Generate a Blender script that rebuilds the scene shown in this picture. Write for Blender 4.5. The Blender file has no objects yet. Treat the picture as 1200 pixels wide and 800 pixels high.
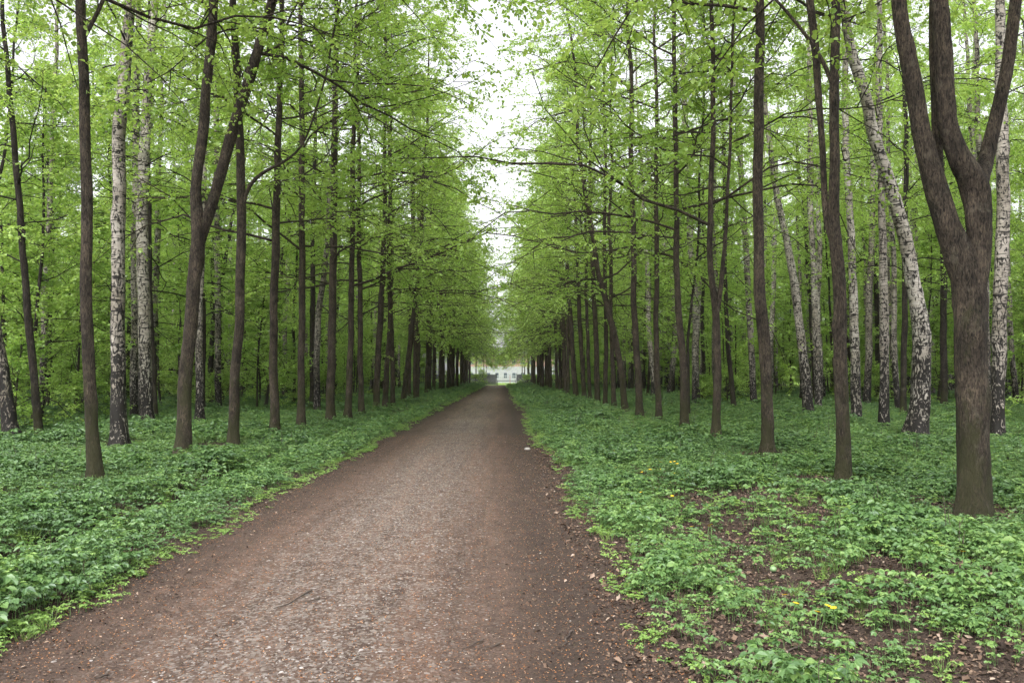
import bpy, math
import numpy as np
from math import radians

HAZE = .0002
# ------------------------------------------------------------------ basics
rng = np.random.default_rng(7)
C = bpy.context.scene.collection
F, CX, CY = 930.0, 600.0, 400.0
VPX, VPY = 588.0, 441.5
CAMH = 1.6
PITCH = math.atan((VPY - CY) / F)
YAW = math.atan((CX - VPX) / F)          # turned to the right

def ray(u, v):
    x, y, z = (u - CX) / F, 1.0, (CY - v) / F
    c, s = math.cos(PITCH), math.sin(PITCH)
    y, z = y * c - z * s, y * s + z * c
    c, s = math.cos(YAW), math.sin(YAW)
    return np.array([x * c + y * s, -x * s + y * c, z])

def ground_at(u, v, h=0.0):
    r = ray(u, v); t = (h - CAMH) / r[2]
    return r[0] * t, r[1] * t

def at_depth(u, v, d):
    r = ray(u, v); t = d / r[1]
    return np.array([r[0] * t, d, CAMH + r[2] * t])

def norm(a):
    return a / (np.linalg.norm(a, axis=-1, keepdims=True) + 1e-9)

# value noise
_tab = np.random.default_rng(3).random((256, 256))
def vnoise(x, y, s=1.0, o=0.0):
    x = np.asarray(x, float) * s + o + 1000; y = np.asarray(y, float) * s + o * 1.7 + 1000
    xi, yi = np.floor(x).astype(int), np.floor(y).astype(int)
    fx, fy = x - xi, y - yi
    fx = fx * fx * (3 - 2 * fx); fy = fy * fy * (3 - 2 * fy)
    g = lambda i, j: _tab[i % 256, j % 256]
    return (g(xi, yi) * (1 - fx) * (1 - fy) + g(xi + 1, yi) * fx * (1 - fy)
            + g(xi, yi + 1) * (1 - fx) * fy + g(xi + 1, yi + 1) * fx * fy)

def path_edges(y):
    y = np.asarray(y, float)
    l = -2.80 + .22 * (vnoise(y, 0, .35) - .5) + .12 * (vnoise(y, 5, 1.3) - .5)
    r = 0.66 + .25 * (vnoise(y, 9, .3) - .5) + .14 * (vnoise(y, 14, 1.2) - .5)
    return l, r

def terrain(x, y):
    x = np.asarray(x, float); y = np.asarray(y, float)
    g = lambda c, s: np.exp(-((x - c) / s) ** 2)
    w = .25 * (vnoise(y, 2, .2) - .5)
    z = -.27 * g(-4.4 + w, .36) + .05 * g(-3.55, .4)
    z = z - .13 * g(2.15 + w, .5) + .05 * g(1.35, .4)
    z = z + .035 * np.exp(-((x + 1.1) / .8) ** 2) - .018 * g(-2.1, .3) - .018 * g(-.1, .3)
    far = np.clip((np.abs(x + 1.1) - 2.0) / 2.5, 0, 1)
    z = z + far * (.12 * (vnoise(x, y, .22) - .5) + .08 * (vnoise(x, y, .8, 7) - .5))
    z = z + .012 * (vnoise(x, y, 3.1, 3) - .5)
    fade = np.clip((170 - np.abs(y)) / 60, 0, 1) * np.clip((90 - np.abs(x)) / 30, 0, 1)
    return z * fade

# ------------------------------------------------------------------ mesh building
class MB:
    def __init__(s): s.v = []; s.q = []; s.m = []; s.a = []; s.sm = []; s.n = 0
    def add(s, v, q, mat=0, var=None, smooth=True):
        v = np.asarray(v, float).reshape(-1, 3); q = np.asarray(q, int).reshape(-1, 4)
        s.v.append(v); s.q.append(q + s.n); s.n += len(v)
        s.m.append(np.full(len(q), mat)); s.sm.append(np.full(len(q), smooth))
        s.a.append(np.full(len(q), .5) if var is None else np.asarray(var, float))
        return s
    def mesh(s, name, mats):
        me = bpy.data.meshes.new(name)
        v = np.concatenate(s.v); q = np.concatenate(s.q)
        me.vertices.add(len(v)); me.vertices.foreach_set('co', v.astype(np.float32).ravel())
        me.loops.add(len(q) * 4); me.loops.foreach_set('vertex_index', q.astype(np.int32).ravel())
        me.polygons.add(len(q)); me.polygons.foreach_set('loop_start', np.arange(len(q), dtype=np.int32) * 4)
        for m in mats: me.materials.append(m)
        me.polygons.foreach_set('material_index', np.concatenate(s.m).astype(np.int32))
        me.polygons.foreach_set('use_smooth', np.concatenate(s.sm))
        at = me.attributes.new('var', 'FLOAT', 'FACE')
        at.data.foreach_set('value', np.concatenate(s.a).astype(np.float32))
        me.update(calc_edges=True)
        return me

def tubes(mb, P, R, sides, mat=0, bump=0.0, r=None, cap=False):
    """P (N,K,3) centre lines, R (N,K) radii"""
    P = np.asarray(P, float); R = np.asarray(R, float)
    N, K, _ = P.shape
    T = norm(np.gradient(P, axis=1))
    mt = np.abs(T.mean(axis=1)); ax = np.argmin(mt, axis=1)
    ref = np.eye(3)[ax][:, None, :]
    U = norm(np.cross(T, ref)); V = np.cross(T, U)
    a = np.arange(sides) * 2 * np.pi / sides
    rr = R[:, :, None] * np.ones(sides)
    if bump and r is not None:
        rr = rr * (1 + bump * r.standard_normal((N, K, sides)))
    pts = P[:, :, None, :] + rr[..., None] * (np.cos(a)[None, None, :, None] * U[:, :, None, :] + np.sin(a)[None, None, :, None] * V[:, :, None, :])
    idx = np.arange(N * K * sides).reshape(N, K, sides)
    nx = np.roll(idx, -1, axis=2)
    q = np.stack([idx[:, :-1], nx[:, :-1], nx[:, 1:], idx[:, 1:]], -1).reshape(-1, 4)
    mb.add(pts.reshape(-1, 3), q, mat)

def leaves(mb, p, a, n, s, mat, r, fine=False, width=.42):
    a = norm(a); b = norm(np.cross(a, n)); n = np.cross(b, a)
    s = s[:, None]; M = len(p)
    var = r.random(M)
    if fine:
        v = np.stack([p, p + a * .26 * s + b * width * s + n * .07 * s, p + a * .66 * s + b * width * .82 * s + n * .05 * s,
                      p + a * s - n * .10 * s, p + a * .66 * s - b * width * .82 * s + n * .05 * s, p + a * .26 * s - b * width * s + n * .07 * s], 1)
        i = np.arange(M)[:, None] * 6
        q = np.concatenate([i + np.array([[0, 1, 2, 3]]), i + np.array([[0, 3, 4, 5]])], 0)
        mb.add(v, q, mat, np.concatenate([var, var]), smooth=False)
    else:
        v = np.stack([p, p + a * .45 * s + b * width * 1.1 * s + n * .08 * s, p + a * s, p + a * .45 * s - b * width * 1.1 * s + n * .08 * s], 1)
        i = np.arange(M)[:, None] * 4
        mb.add(v, i + np.array([[0, 1, 2, 3]]), mat, var, smooth=False)

def grow(p0, d0, L, K, r, wig, bias):
    p = p0.copy(); d = norm(d0); out = [p.copy()]; st = (L / (K - 1))[:, None]
    for k in range(K - 1):
        d = norm(d + wig * r.standard_normal(d.shape) + bias)
        p = p + d * st; out.append(p.copy())
    return np.stack(out, 1)

def sample_curve(P, t):
    """P (N,K,3); t (N,m) in 0..1 -> points, tangents (N,m,3)"""
    K = P.shape[1]; f = t * (K - 1); i = np.clip(np.floor(f).astype(int), 0, K - 2); w = (f - i)[..., None]
    n = np.arange(P.shape[0])[:, None]
    A, B = P[n, i], P[n, i + 1]
    return A * (1 - w) + B * w, norm(B - A)

# ------------------------------------------------------------------ materials
def newmat(name):
    m = bpy.data.materials.new(name); m.use_nodes = True
    nt = m.node_tree; nt.nodes.clear()
    return m, nt, nt.nodes, nt.links

def N(nodes, t, **kw):
    n = nodes.new(t)
    for k, v in kw.items(): setattr(n, k, v)
    return n

def ramp(nodes, stops, interp='LINEAR'):
    n = nodes.new('ShaderNodeValToRGB'); n.color_ramp.interpolation = interp
    e = n.color_ramp.elements
    while len(e) < len(stops): e.new(0.5)
    for i, (p, c) in enumerate(stops):
        e[i].position = p; e[i].color = (*c, 1) if len(c) == 3 else c
    return n

def leaf_mat(name, c0, c1, c2, trans=.45, rough=.5, gloss=.06):
    m, nt, nd, lk = newmat(name)
    at = N(nd, 'ShaderNodeAttribute', attribute_name='var')
    oi = N(nd, 'ShaderNodeObjectInfo')
    add = N(nd, 'ShaderNodeMath', operation='MULTIPLY_ADD'); add.inputs[1].default_value = .45
    lk.new(oi.outputs['Random'], add.inputs[0])
    mul = N(nd, 'ShaderNodeMath', operation='MULTIPLY'); mul.inputs[1].default_value = .55
    lk.new(at.outputs['Fac'], mul.inputs[0]); lk.new(mul.outputs[0], add.inputs[2])
    cr = ramp(nd, [(0, c0), (.5, c1), (1, c2)])
    lk.new(add.outputs[0], cr.inputs[0])
    df = N(nd, 'ShaderNodeBsdfDiffuse'); tr = N(nd, 'ShaderNodeBsdfTranslucent')
    hs = N(nd, 'ShaderNodeHueSaturation'); hs.inputs['Hue'].default_value = .487; hs.inputs['Saturation'].default_value = 1.04; hs.inputs['Value'].default_value = 1.25
    lk.new(cr.outputs[0], df.inputs[0]); lk.new(cr.outputs[0], hs.inputs['Color']); lk.new(hs.outputs[0], tr.inputs[0])
    mx = N(nd, 'ShaderNodeMixShader'); mx.inputs[0].default_value = trans
    lk.new(df.outputs[0], mx.inputs[1]); lk.new(tr.outputs[0], mx.inputs[2])
    gl = N(nd, 'ShaderNodeBsdfGlossy'); gl.inputs['Roughness'].default_value = rough; gl.inputs['Color'].default_value = (.9, .95, 1, 1)
    m2 = N(nd, 'ShaderNodeMixShader'); m2.inputs[0].default_value = gloss
    lk.new(mx.outputs[0], m2.inputs[1]); lk.new(gl.outputs[0], m2.inputs[2])
    o = N(nd, 'ShaderNodeOutputMaterial'); lk.new(m2.outputs[0], o.inputs[0])
    return m

M = {}
M['leaf'] = leaf_mat('linden_leaf', (.19, .34, .055), (.32, .48, .095), (.44, .60, .16), .46, gloss=.04)
M['leaf_wood'] = leaf_mat('wood_leaf', (.18, .33, .055), (.32, .49, .10), (.44, .60, .17), .48, gloss=.04)
M['leaf_birch'] = leaf_mat('birch_leaf', (.25, .41, .07), (.35, .53, .11), (.46, .63, .16), .58, gloss=.04)
M['herb'] = leaf_mat('goutweed_leaf', (.055, .12, .034), (.115, .22, .06), (.235, .36, .10), .31, .5, .04)
M['herb3'] = leaf_mat('deep_herb_leaf', (.038, .088, .025), (.082, .168, .045), (.155, .265, .07), .28, .5, .05)
M['herb2'] = leaf_mat('light_herb_leaf', (.12, .22, .05), (.20, .33, .075), (.29, .43, .10), .32, .45, .04)

def coords(nd, lk, scale, rnd=True, space='Object'):
    tc = N(nd, 'ShaderNodeTexCoord'); mp = N(nd, 'ShaderNodeMapping')
    mp.inputs['Scale'].default_value = scale
    lk.new(tc.outputs[space], mp.inputs[0])
    if rnd:
        oi = N(nd, 'ShaderNodeObjectInfo'); m = N(nd, 'ShaderNodeMath', operation='MULTIPLY'); m.inputs[1].default_value = 37.0
        lk.new(oi.outputs['Random'], m.inputs[0]); cb = N(nd, 'ShaderNodeCombineXYZ'); lk.new(m.outputs[0], cb.inputs[0]); lk.new(m.outputs[0], cb.inputs[2])
        lk.new(cb.outputs[0], mp.inputs['Location'])
    return mp, tc

def mixc(nd, lk, fac, a, b, blend='MIX'):
    n = N(nd, 'ShaderNodeMix', data_type='RGBA', blend_type=blend)
    for s, v in ((0, fac), (6, a), (7, b)):
        if hasattr(v, 'is_output'): lk.new(v, n.inputs[s])
        elif s == 0: n.inputs[0].default_value = v
        else: n.inputs[s].default_value = (*v, 1)
    return n.outputs[2]

def bark_mat(name, dark, light, moss=.5):
    m, nt, nd, lk = newmat(name)
    mp, tc = coords(nd, lk, (62, 62, 13))
    n1 = N(nd, 'ShaderNodeTexNoise'); n1.inputs['Scale'].default_value = 1; n1.inputs['Detail'].default_value = 7; n1.inputs['Roughness'].default_value = .62; n1.inputs['Distortion'].default_value = .9
    lk.new(mp.outputs[0], n1.inputs[0])
    mp2, _ = coords(nd, lk, (4.5, 4.5, 3.2))
    n2 = N(nd, 'ShaderNodeTexNoise'); n2.inputs['Scale'].default_value = 1; n2.inputs['Detail'].default_value = 7; n2.inputs['Roughness'].default_value = .68
    lk.new(mp2.outputs[0], n2.inputs[0])
    cr = ramp(nd, [(.38, dark), (.50, tuple(.5 * (p + q) for p, q in zip(dark, light))), (.62, light)]); lk.new(n1.outputs[0], cr.inputs[0])
    big = ramp(nd, [(.36, (.42, .42, .40)), (.5, (.9, .88, .85)), (.64, (1.45, 1.42, 1.38))]); lk.new(n2.outputs[0], big.inputs[0])
    col = mixc(nd, lk, 1.0, cr.outputs[0], big.outputs[0], 'MULTIPLY')
    mpl, _ = coords(nd, lk, (9, 9, 5))
    nl_ = N(nd, 'ShaderNodeTexNoise'); nl_.inputs['Scale'].default_value = 1; nl_.inputs['Detail'].default_value = 6; nl_.inputs['Roughness'].default_value = .72
    lk.new(mpl.outputs[0], nl_.inputs[0])
    ml = N(nd, 'ShaderNodeMapRange'); ml.inputs[1].default_value = .56; ml.inputs[2].default_value = .66; ml.inputs[4].default_value = .55
    lk.new(nl_.outputs[0], ml.inputs[0])
    col = mixc(nd, lk, ml.outputs[0], col, (.125, .108, .083))
    # moss on the lowest metres, patchy
    sx = N(nd, 'ShaderNodeSeparateXYZ'); lk.new(tc.outputs['Object'], sx.inputs[0])
    mr = N(nd, 'ShaderNodeMapRange'); mr.inputs[1].default_value = 0; mr.inputs[2].default_value = 4.5; mr.inputs[3].default_value = .62; mr.inputs[4].default_value = .12
    lk.new(sx.outputs[2], mr.inputs[0])
    mp3, _ = coords(nd, lk, (5, 5, 2))
    n3 = N(nd, 'ShaderNodeTexNoise'); n3.inputs['Scale'].default_value = 1; n3.inputs['Detail'].default_value = 5; n3.inputs['Roughness'].default_value = .7
    lk.new(mp3.outputs[0], n3.inputs[0])
    ad = N(nd, 'ShaderNodeMath', operation='ADD'); lk.new(n3.outputs[0], ad.inputs[0]); lk.new(mr.outputs[0], ad.inputs[1])
    st = ramp(nd, [(.0, (0, 0, 0)), (1, (1, 1, 1))])
    mr2 = N(nd, 'ShaderNodeMapRange'); mr2.inputs[1].default_value = .93; mr2.inputs[2].default_value = 1.08; mr2.inputs[3].default_value = 0; mr2.inputs[4].default_value = moss
    lk.new(ad.outputs[0], mr2.inputs[0])
    col = mixc(nd, lk, mr2.outputs[0], col, (.035, .036, .014))
    b = N(nd, 'ShaderNodeBump'); b.inputs['Strength'].default_value = 1.0; b.inputs['Distance'].default_value = .04
    lk.new(n1.outputs[0], b.inputs['Height'])
    p = N(nd, 'ShaderNodeBsdfPrincipled'); p.inputs['Roughness'].default_value = .85; p.inputs['Specular IOR Level'].default_value = .25
    lk.new(col, p.inputs['Base Color']); lk.new(b.outputs[0], p.inputs['Normal'])
    o = N(nd, 'ShaderNodeOutputMaterial'); lk.new(p.outputs[0], o.inputs[0])
    return m

M['bark'] = bark_mat('linden_bark', (.011, .009, .0075), (.098, .077, .058), .8)
M['bark_dark'] = bark_mat('wood_bark', (.010, .008, .007), (.05, .041, .033), .7)

def birch_mat():
    m, nt, nd, lk = newmat('birch_bark')
    mp, tc = coords(nd, lk, (3.0, 3.0, 17))
    n1 = N(nd, 'ShaderNodeTexNoise'); n1.inputs['Scale'].default_value = 1; n1.inputs['Detail'].default_value = 5; n1.inputs['Distortion'].default_value = 1.2
    lk.new(mp.outputs[0], n1.inputs[0])
    mp2, _ = coords(nd, lk, (9, 9, 3.6))
    n2 = N(nd, 'ShaderNodeTexNoise'); n2.inputs['Scale'].default_value = 1; n2.inputs['Detail'].default_value = 6; n2.inputs['Distortion'].default_value = 2.2; n2.inputs['Roughness'].default_value = .6
    lk.new(mp2.outputs[0], n2.inputs[0])
    streak = ramp(nd, [(.375, (.025, .022, .02)), (.45, (.34, .315, .285)), (.75, (.48, .455, .42))]); lk.new(n1.outputs[0], streak.inputs[0])
    # fissures: strong near the foot, thinning upwards
    sx = N(nd, 'ShaderNodeSeparateXYZ'); lk.new(tc.outputs['Object'], sx.inputs[0])
    mr = N(nd, 'ShaderNodeMapRange'); mr.inputs[1].default_value = .3; mr.inputs[2].default_value = 3.6; mr.inputs[3].default_value = .60; mr.inputs[4].default_value = .455
    lk.new(sx.outputs[2], mr.inputs[0])
    sub = N(nd, 'ShaderNodeMath', operation='SUBTRACT'); lk.new(mr.outputs[0], sub.inputs[0]); lk.new(n2.outputs[0], sub.inputs[1])
    mr2 = N(nd, 'ShaderNodeMapRange'); mr2.inputs[1].default_value = -.02; mr2.inputs[2].default_value = .03
    lk.new(sub.outputs[0], mr2.inputs[0])
    col = mixc(nd, lk, mr2.outputs[0], streak.outputs[0], (.017, .015, .013))
    mp3, _ = coords(nd, lk, (1.2, 1.2, .8))
    n3 = N(nd, 'ShaderNodeTexNoise'); n3.inputs['Scale'].default_value = 1; n3.inputs['Detail'].default_value = 3
    lk.new(mp3.outputs[0], n3.inputs[0])
    big = ramp(nd, [(.35, (.55, .53, .48)), (.6, (1, 1, 1))]); lk.new(n3.outputs[0], big.inputs[0])
    col = mixc(nd, lk, 1.0, col, big.outputs[0], 'MULTIPLY')
    oi = N(nd, 'ShaderNodeObjectInfo'); per = ramp(nd, [(0, (.72, .68, .64)), (1, (1.15, 1.13, 1.1))]); lk.new(oi.outputs['Random'], per.inputs[0])
    col = mixc(nd, lk, 1.0, col, per.outputs[0], 'MULTIPLY')
    b = N(nd, 'ShaderNodeBump'); b.inputs['Strength'].default_value = .8; b.inputs['Distance'].default_value = .03; b.invert = True
    lk.new(mr2.outputs[0], b.inputs['Height'])
    p = N(nd, 'ShaderNodeBsdfPrincipled'); p.inputs['Roughness'].default_value = .7; p.inputs['Specular IOR Level'].default_value = .3
    lk.new(col, p.inputs['Base Color']); lk.new(b.outputs[0], p.inputs['Normal'])
    o = N(nd, 'ShaderNodeOutputMaterial'); lk.new(p.outputs[0], o.inputs[0])
    return m
M['birch'] = birch_mat()

def simple(name, col, rough=.7, col2=None, scale=8, metallic=0, bump=0):
    m, nt, nd, lk = newmat(name)
    p = N(nd, 'ShaderNodeBsdfPrincipled'); p.inputs['Roughness'].default_value = rough; p.inputs['Metallic'].default_value = metallic
    n = N(nd, 'ShaderNodeTexNoise'); n.inputs['Scale'].default_value = scale; n.inputs['Detail'].default_value = 5
    tc = N(nd, 'ShaderNodeTexCoord'); lk.new(tc.outputs['Object'], n.inputs[0])
    c2 = col2 or tuple(c * .75 for c in col)
    r = ramp(nd, [(.35, c2), (.65, col)]); lk.new(n.outputs[0], r.inputs[0]); lk.new(r.outputs[0], p.inputs['Base Color'])
    if bump:
        b = N(nd, 'ShaderNodeBump'); b.inputs['Strength'].default_value = bump; b.inputs['Distance'].default_value = .02
        lk.new(n.outputs[0], b.inputs['Height']); lk.new(b.outputs[0], p.inputs['Normal'])
    o = N(nd, 'ShaderNodeOutputMaterial'); lk.new(p.outputs[0], o.inputs[0])
    return m

def varmat(name, stops, rough=.8):
    """colour picked per instance / per face"""
    m, nt, nd, lk = newmat(name)
    at = N(nd, 'ShaderNodeAttribute', attribute_name='var'); oi = N(nd, 'ShaderNodeObjectInfo')
    ad = N(nd, 'ShaderNodeMath', operation='ADD'); lk.new(at.outputs['Fac'], ad.inputs[0]); lk.new(oi.outputs['Random'], ad.inputs[1])
    fr = N(nd, 'ShaderNodeMath', operation='FRACT'); lk.new(ad.outputs[0], fr.inputs[0])
    cr = ramp(nd, stops); lk.new(fr.outputs[0], cr.inputs[0])
    p = N(nd, 'ShaderNodeBsdfPrincipled'); p.inputs['Roughness'].default_value = rough; p.inputs['Specular IOR Level'].default_value = .25
    lk.new(cr.outputs[0], p.inputs['Base Color'])
    o = N(nd, 'ShaderNodeOutputMaterial'); lk.new(p.outputs[0], o.inputs[0])
    return m

M['stone'] = varmat('gravel_stone', [(0, (.12, .10, .09)), (.5, (.20, .175, .16)), (.9, (.28, .255, .24)), (1, (.40, .37, .355))])
M['litter'] = varmat('dead_leaf', [(0, (.022, .015, .012)), (.35, (.06, .04, .03)), (.7, (.13, .085, .06)), (.9, (.21, .145, .105)), (1, (.33, .26, .21))])
M['husk'] = varmat('bud_scale', [(0, (.03, .02, .015)), (.3, (.10, .05, .03)), (.55, (.26, .11, .045)), (.85, (.34, .17, .08)), (1, (.40, .33, .27))])
M['twig'] = simple('dead_twig', (.10, .075, .06), .9, (.045, .034, .028), 20)
M['stem'] = simple('green_stem', (.14, .26, .07), .6, (.10, .20, .06), 5)

def soil_mat(name, path=False):
    m, nt, nd, lk = newmat(name)
    tc = N(nd, 'ShaderNodeTexCoord')
    def noise(scale, det=5, rough=.55, dist=0):
        n = N(nd, 'ShaderNodeTexNoise'); n.inputs['Scale'].default_value = scale; n.inputs['Detail'].default_value = det
        n.inputs['Roughness'].default_value = rough; n.inputs['Distortion'].default_value = dist
        lk.new(tc.outputs['Object'], n.inputs[0]); return n.outputs[0]
    fine = noise(55, 6, .7); mid = noise(7, 5, .6, .4); big = noise(.7, 3)
    if path:
        c1 = ramp(nd, [(.3, (.048, .036, .030)), (.5, (.096, .069, .057)), (.72, (.17, .125, .105))]); lk.new(fine, c1.inputs[0])
        c2 = ramp(nd, [(.35, (.78, .74, .72)), (.65, (1.12, 1.08, 1.05))]); lk.new(mid, c2.inputs[0])
        col = mixc(nd, lk, 1.0, c1.outputs[0], c2.outputs[0], 'MULTIPLY')
        mps = N(nd, 'ShaderNodeMapping'); mps.inputs['Scale'].default_value = (3.2, .22, 1); lk.new(tc.outputs['Object'], mps.inputs[0])
        ns = N(nd, 'ShaderNodeTexNoise'); ns.inputs['Scale'].default_value = 1; ns.inputs['Detail'].default_value = 5; ns.inputs['Roughness'].default_value = .65; ns.inputs['Distortion'].default_value = .5
        lk.new(mps.outputs[0], ns.inputs[0])
        c3 = ramp(nd, [(.36, (.72, .72, .73)), (.5, (.98, .98, .98)), (.64, (1.25, 1.17, 1.12))]); lk.new(ns.outputs[0], c3.inputs[0])
        col = mixc(nd, lk, 1.0, col, c3.outputs[0], 'MULTIPLY')
        # gravelly middle: small pale chips
        vo = N(nd, 'ShaderNodeTexVoronoi'); vo.inputs['Scale'].default_value = 48; vo.inputs['Randomness'].default_value = 1
        lk.new(tc.outputs['Object'], vo.inputs[0])
        sx = N(nd, 'ShaderNodeSeparateXYZ'); lk.new(tc.outputs['Object'], sx.inputs[0])
        a = N(nd, 'ShaderNodeMath', operation='ADD'); a.inputs[1].default_value = 1.22; lk.new(sx.outputs[0], a.inputs[0])
        ab = N(nd, 'ShaderNodeMath', operation='ABSOLUTE'); lk.new(a.outputs[0], ab.inputs[0])
        mr = N(nd, 'ShaderNodeMapRange'); mr.inputs[1].default_value = .35; mr.inputs[2].default_value = 1.35; mr.inputs[3].default_value = 1; mr.inputs[4].default_value = 0
        lk.new(ab.outputs[0], mr.inputs[0])
        sc = N(nd, 'ShaderNodeSeparateColor'); lk.new(vo.outputs['Color'], sc.inputs[0])
        mm = N(nd, 'ShaderNodeMath', operation='MULTIPLY'); lk.new(mid, mm.inputs[0]); lk.new(mr.outputs[0], mm.inputs[1])
        ad = N(nd, 'ShaderNodeMath', operation='MULTIPLY_ADD'); ad.inputs[1].default_value = 1.0; lk.new(mm.outputs[0], ad.inputs[0]); lk.new(sc.outputs[0], ad.inputs[2])
        mr2 = N(nd, 'ShaderNodeMapRange'); mr2.inputs[1].default_value = .95; mr2.inputs[2].default_value = 1.25; mr2.inputs[4].default_value = .8
        lk.new(ad.outputs[0], mr2.inputs[0])
        pale = ramp(nd, [(0, (.14, .115, .10)), (1, (.24, .21, .19))]); lk.new(sc.outputs[1], pale.inputs[0])
        col = mixc(nd, lk, mr2.outputs[0], col, pale.outputs[0])
        # dark humus at the two edges
        mr3 = N(nd, 'ShaderNodeMapRange'); mr3.inputs[1].default_value = 1.0; mr3.inputs[2].default_value = 1.65; mr3.inputs[4].default_value = .9
        nn = N(nd, 'ShaderNodeMath', operation='MULTIPLY_ADD'); nn.inputs[1].default_value = .9; lk.new(noise(1.8, 5, .65), nn.inputs[0]); 
        s2 = N(nd, 'ShaderNodeMath', operation='ADD'); s2.inputs[1].default_value = -.45; lk.new(ab.outputs[0], s2.inputs[0]); lk.new(s2.outputs[0], nn.inputs[2])
        lk.new(nn.outputs[0], mr3.inputs[0])
        dk = ramp(nd, [(.3, (.02, .015, .013)), (.7, (.07, .051, .042))]); lk.new(fine, dk.inputs[0])
        col = mixc(nd, lk, mr3.outputs[0], col, dk.outputs[0])
    else:
        c1 = ramp(nd, [(.3, (.018, .014, .012)), (.5, (.05, .036, .029)), (.72, (.10, .07, .055))]); lk.new(fine, c1.inputs[0])
        c2 = ramp(nd, [(.3, (.7, .7, .7)), (.7, (1.2, 1.2, 1.2))]); lk.new(mid, c2.inputs[0])
        col = mixc(nd, lk, 1.0, c1.outputs[0], c2.outputs[0], 'MULTIPLY')
        # ground far from the camera: low green growth
        sx = N(nd, 'ShaderNodeSeparateXYZ'); lk.new(tc.outputs['Object'], sx.inputs[0])
        mr = N(nd, 'ShaderNodeMapRange'); mr.inputs[1].default_value = 150.5; mr.inputs[2].default_value = 158; lk.new(sx.outputs[1], mr.inputs[0])
        col = mixc(nd, lk, mr.outputs[0], col, (.16, .25, .05))
    b = N(nd, 'ShaderNodeBump'); b.inputs['Strength'].default_value = .7; b.inputs['Distance'].default_value = .012
    lk.new(fine, b.inputs['Height'])
    p = N(nd, 'ShaderNodeBsdfPrincipled'); p.inputs['Roughness'].default_value = .92; p.inputs['Specular IOR Level'].default_value = .15
    lk.new(col, p.inputs['Base Color']); lk.new(b.outputs[0], p.inputs['Normal'])
    o = N(nd, 'ShaderNodeOutputMaterial'); lk.new(p.outputs[0], o.inputs[0])
    return m
M['soil'] = soil_mat('forest_soil'); M['path'] = soil_mat('gravel_path', True)

# ------------------------------------------------------------------ object helpers
def tag(o, label=None, cat=None, group=None, kind=None):
    if label: o['label'] = label
    if cat: o['category'] = cat
    if group: o['group'] = group
    if kind: o['kind'] = kind
    return o
def link(name, me, parent=None, loc=(0, 0, 0)):
    o = bpy.data.objects.new(name, me); C.objects.link(o); o.location = loc
    if parent: o.parent = parent
    return o
def empty(name, loc, label, cat, group=None):
    o = link(name, None, None, loc); o.empty_display_size = .3
    return tag(o, label, cat, group)
def copy_tree(root, loc, rz, sc, label, group=None, parts=True):
    r = root.copy(); C.objects.link(r); r.location = loc; r.rotation_euler = (0, 0, rz); r.scale = sc
    r['label'] = label
    if group: r['group'] = group
    for ch in root.children:
        c = ch.copy(); C.objects.link(c); c.parent = r
    return r

# ------------------------------------------------------------------ trees
def stem_from_px(pts, d, H, up, lean=None, wscale=1.0):
    """pts [(u, v, width_px)] bottom to top at depth d; continue to height H. local coords around the base"""
    W = np.array([at_depth(u, v, d) for u, v, w in pts]); R = np.array([w / F * d / 2 * wscale for u, v, w in pts])
    return W, R

def resample(W, R, base, H, rtop, step, r, wob=.03):
    # extend to H
    W = W - base
    if W[-1, 2] < H:
        n = W[-1] - W[-2] if W[-1, 2] - W[0, 2] < 2 else W[-1] - W[max(0, len(W) - 3)]
        dr = n / max(n[2], 1e-3); dr[:2] *= .45
        zt = W[-1, 2]; rl = R[-1]
        for z in np.arange(zt + 1.5, H + .01, 1.5):
            f = (z - zt) / (H - zt + 1e-6)
            W = np.vstack([W, W[-1] + dr * 1.5 + np.array([*(r.standard_normal(2) * .06), 0])]); R = np.append(R, rl * (1 - f) + rtop * f)
    s = np.concatenate([[0], np.cumsum(np.linalg.norm(np.diff(W, axis=0), axis=1))])
    K = max(4, int(s[-1] / step)); t = np.linspace(0, s[-1], K)
    P = np.stack([np.interp(t, s, W[:, i]) for i in range(3)], 1); RR = np.interp(t, s, R)
    # smooth the corners
    for _ in range(3):
        P[1:-1] = (P[:-2] + 2 * P[1:-1] + P[2:]) / 4; RR[1:-1] = (RR[:-2] + 2 * RR[1:-1] + RR[2:]) / 4
    ph = r.random(4) * 6
    P[:, 0] += wob * (np.sin(t * 1.1 + ph[0]) - math.sin(ph[0])) * .5 + wob * .3 * (np.sin(t * 3.1 + ph[1]) - math.sin(ph[1]))
    P[:, 1] += wob * (np.sin(t * .9 + ph[2]) - math.sin(ph[2]))
    return P, RR

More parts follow.
